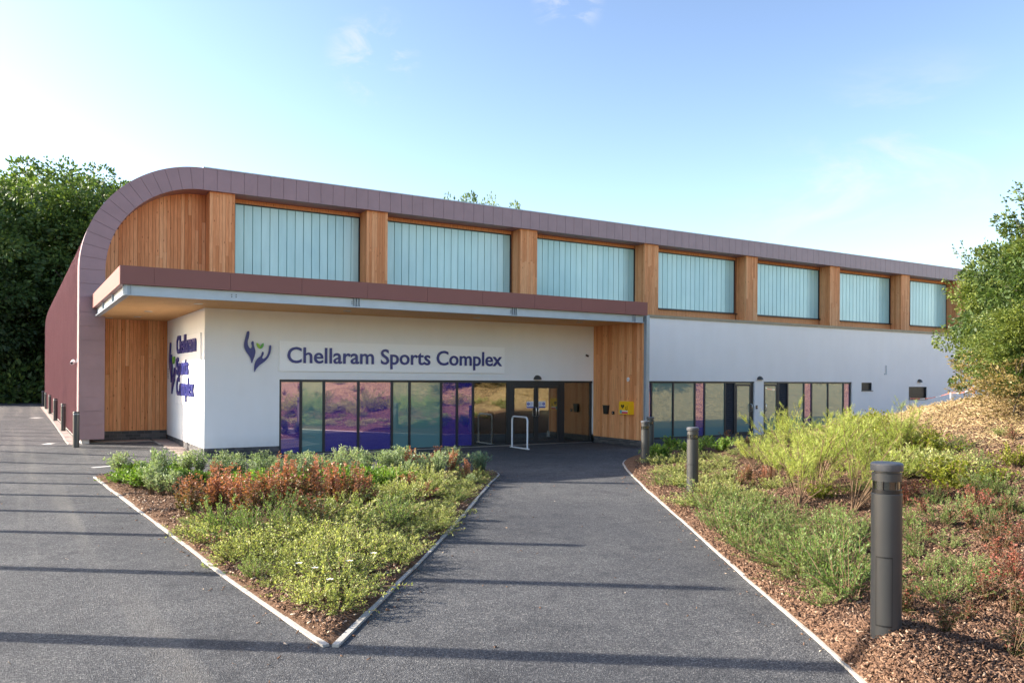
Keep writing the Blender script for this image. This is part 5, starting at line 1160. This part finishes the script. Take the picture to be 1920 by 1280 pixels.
# large hazel shrubs at the right edge
HZ = [tree_mesh(6.0, 2.3, .3, 200, 190, 'hazel', .125, L['hazel'], .07, ragged=.9, clump_r=.5, asp=.62, shoots=22) for _ in range(2)]
def right_shrub(px, d_, top_y, sx, lb, var):
    p = EYEP + ray(px, top_y) * d_; z0 = kz(p[0], p[1]); put_tree(HZ[var], p[0], p[1], z0 - .1, (sx, (p[2] - z0) / 6.1), lb, 'hazel shrubs at the right edge', 'hazel_shrub')
right_shrub(1893, 22.5, 432, .62, 'large leafy hazel shrub at right with dark green left flank', 0)
right_shrub(1996, 18.5, 362, .72, 'taller yellow-green hazel cut by the right picture edge', 1)
right_shrub(1940, 17.5, 560, .5, 'lower hazel bush at the foot of the right edge', 0)
BROWN = tree_mesh(2.4, 1.0, .1, 60, 70, 'brown', .07, leafmat('leaf_brown', [(0, (.12, .09, .035)), (.5, (.26, .19, .075)), (1, (.36, .29, .12))], .3), .025, ragged=.9, clump_r=.3, shoots=18)
for px, py, d_, lb in ((1868, 640, 19.5, 'brownish half-dead shrub under the hazel at the right edge'), (1905, 690, 17.0, 'small brown shrub low at the right edge below the hazel')):
    p = EYEP + ray(px, py) * d_; z0 = kz(p[0], p[1]); put_tree(BROWN, p[0], p[1], z0 - .1, (.9, max(.5, (p[2] - z0) / 2.5)), lb, 'brown shrubs below the hazel', 'brown_shrub')
right_shrub(2110, 25, 330, 1.0, 'hazel beyond the right picture edge', 1)

# ------------------------------------------------------------------ labels that single out each shrub by row and place
SHORT = {'sage-green shrubs in the front of the triangular bed': 'low sage-green shrub of the triangular bed', 'dark red barberries behind the foreground bollard': 'dark red barberry beyond the foreground bollard', 'green shrubs along the right kerb': 'fine-leaved green shrub by the right kerb',
 'bright green shrubs behind the red row': 'bright leafy shrub behind the red barberries', 'golden shrubs on the bank': 'golden-green shrub on the bank', 'thin green shrubs right of the foreground bollard': 'thin green shrub right of the foreground bollard', 'silver shrubs at the back of the triangular bed': 'silvery spiky shrub of the triangular bed',
 'red barberries in the second line': 'red barberry of the second line', 'yellow-green shrubs around the second bollard': 'yellow-green shrub by the second bollard', 'bright green shrubs below the side windows': 'bright leafy shrub below the side windows', 'blue-green shrubs by the side doors': 'blue-green shrub by the side doors', 'purple dwarf shrubs on the bank': 'purplish dwarf shrub on the bank',
 'small red barberries by the entrance': 'small red barberry near the entrance', 'blue-green shrubs at the bed corner': 'blue-green shrub at the bed corner', 'small reddish barberries by the feathery bushes': 'small reddish barberry by the feathery bushes', 'weedy shrubs on the bank crest': 'weedy green shrub on the bank crest', 'green infill shrubs on the bank': 'small green shrub scattered on the bank', 'pale infill shrubs on the bank': 'small pale shrub scattered on the bank', 'reddish infill shrubs on the bank': 'small reddish shrub scattered on the bank', 'golden infill shrubs on the bank': 'small golden shrub scattered on the bank', 'shrubs beyond the right edge': 'low shrub out of frame right', 'white flowers in the triangular bed': 'white flower near the tip of the bed'}
groups = {}
for o in bpy.data.objects:
    if o.parent is None and o.get('group') in SHORT: groups.setdefault(o['group'], []).append(o)
ROWS = ['nearest'] + ORD[1:]
for gname, obs in groups.items():
    dep = lambda o: (np.array(o.location) - EYEP) @ FW
    obs.sort(key=dep); nr = max(1, round(len(obs) / 7)); per = math.ceil(len(obs) / nr)
    for r in range(nr):
        row = sorted(obs[r * per:(r + 1) * per], key=lambda o: ((np.array(o.location) - EYEP) @ RT) / dep(o))
        for i, o in enumerate(row):
            o['label'] = SHORT[gname] + (f', {ROWS[r]} row' if nr > 1 else '') + f', {ORD[i]} from left'
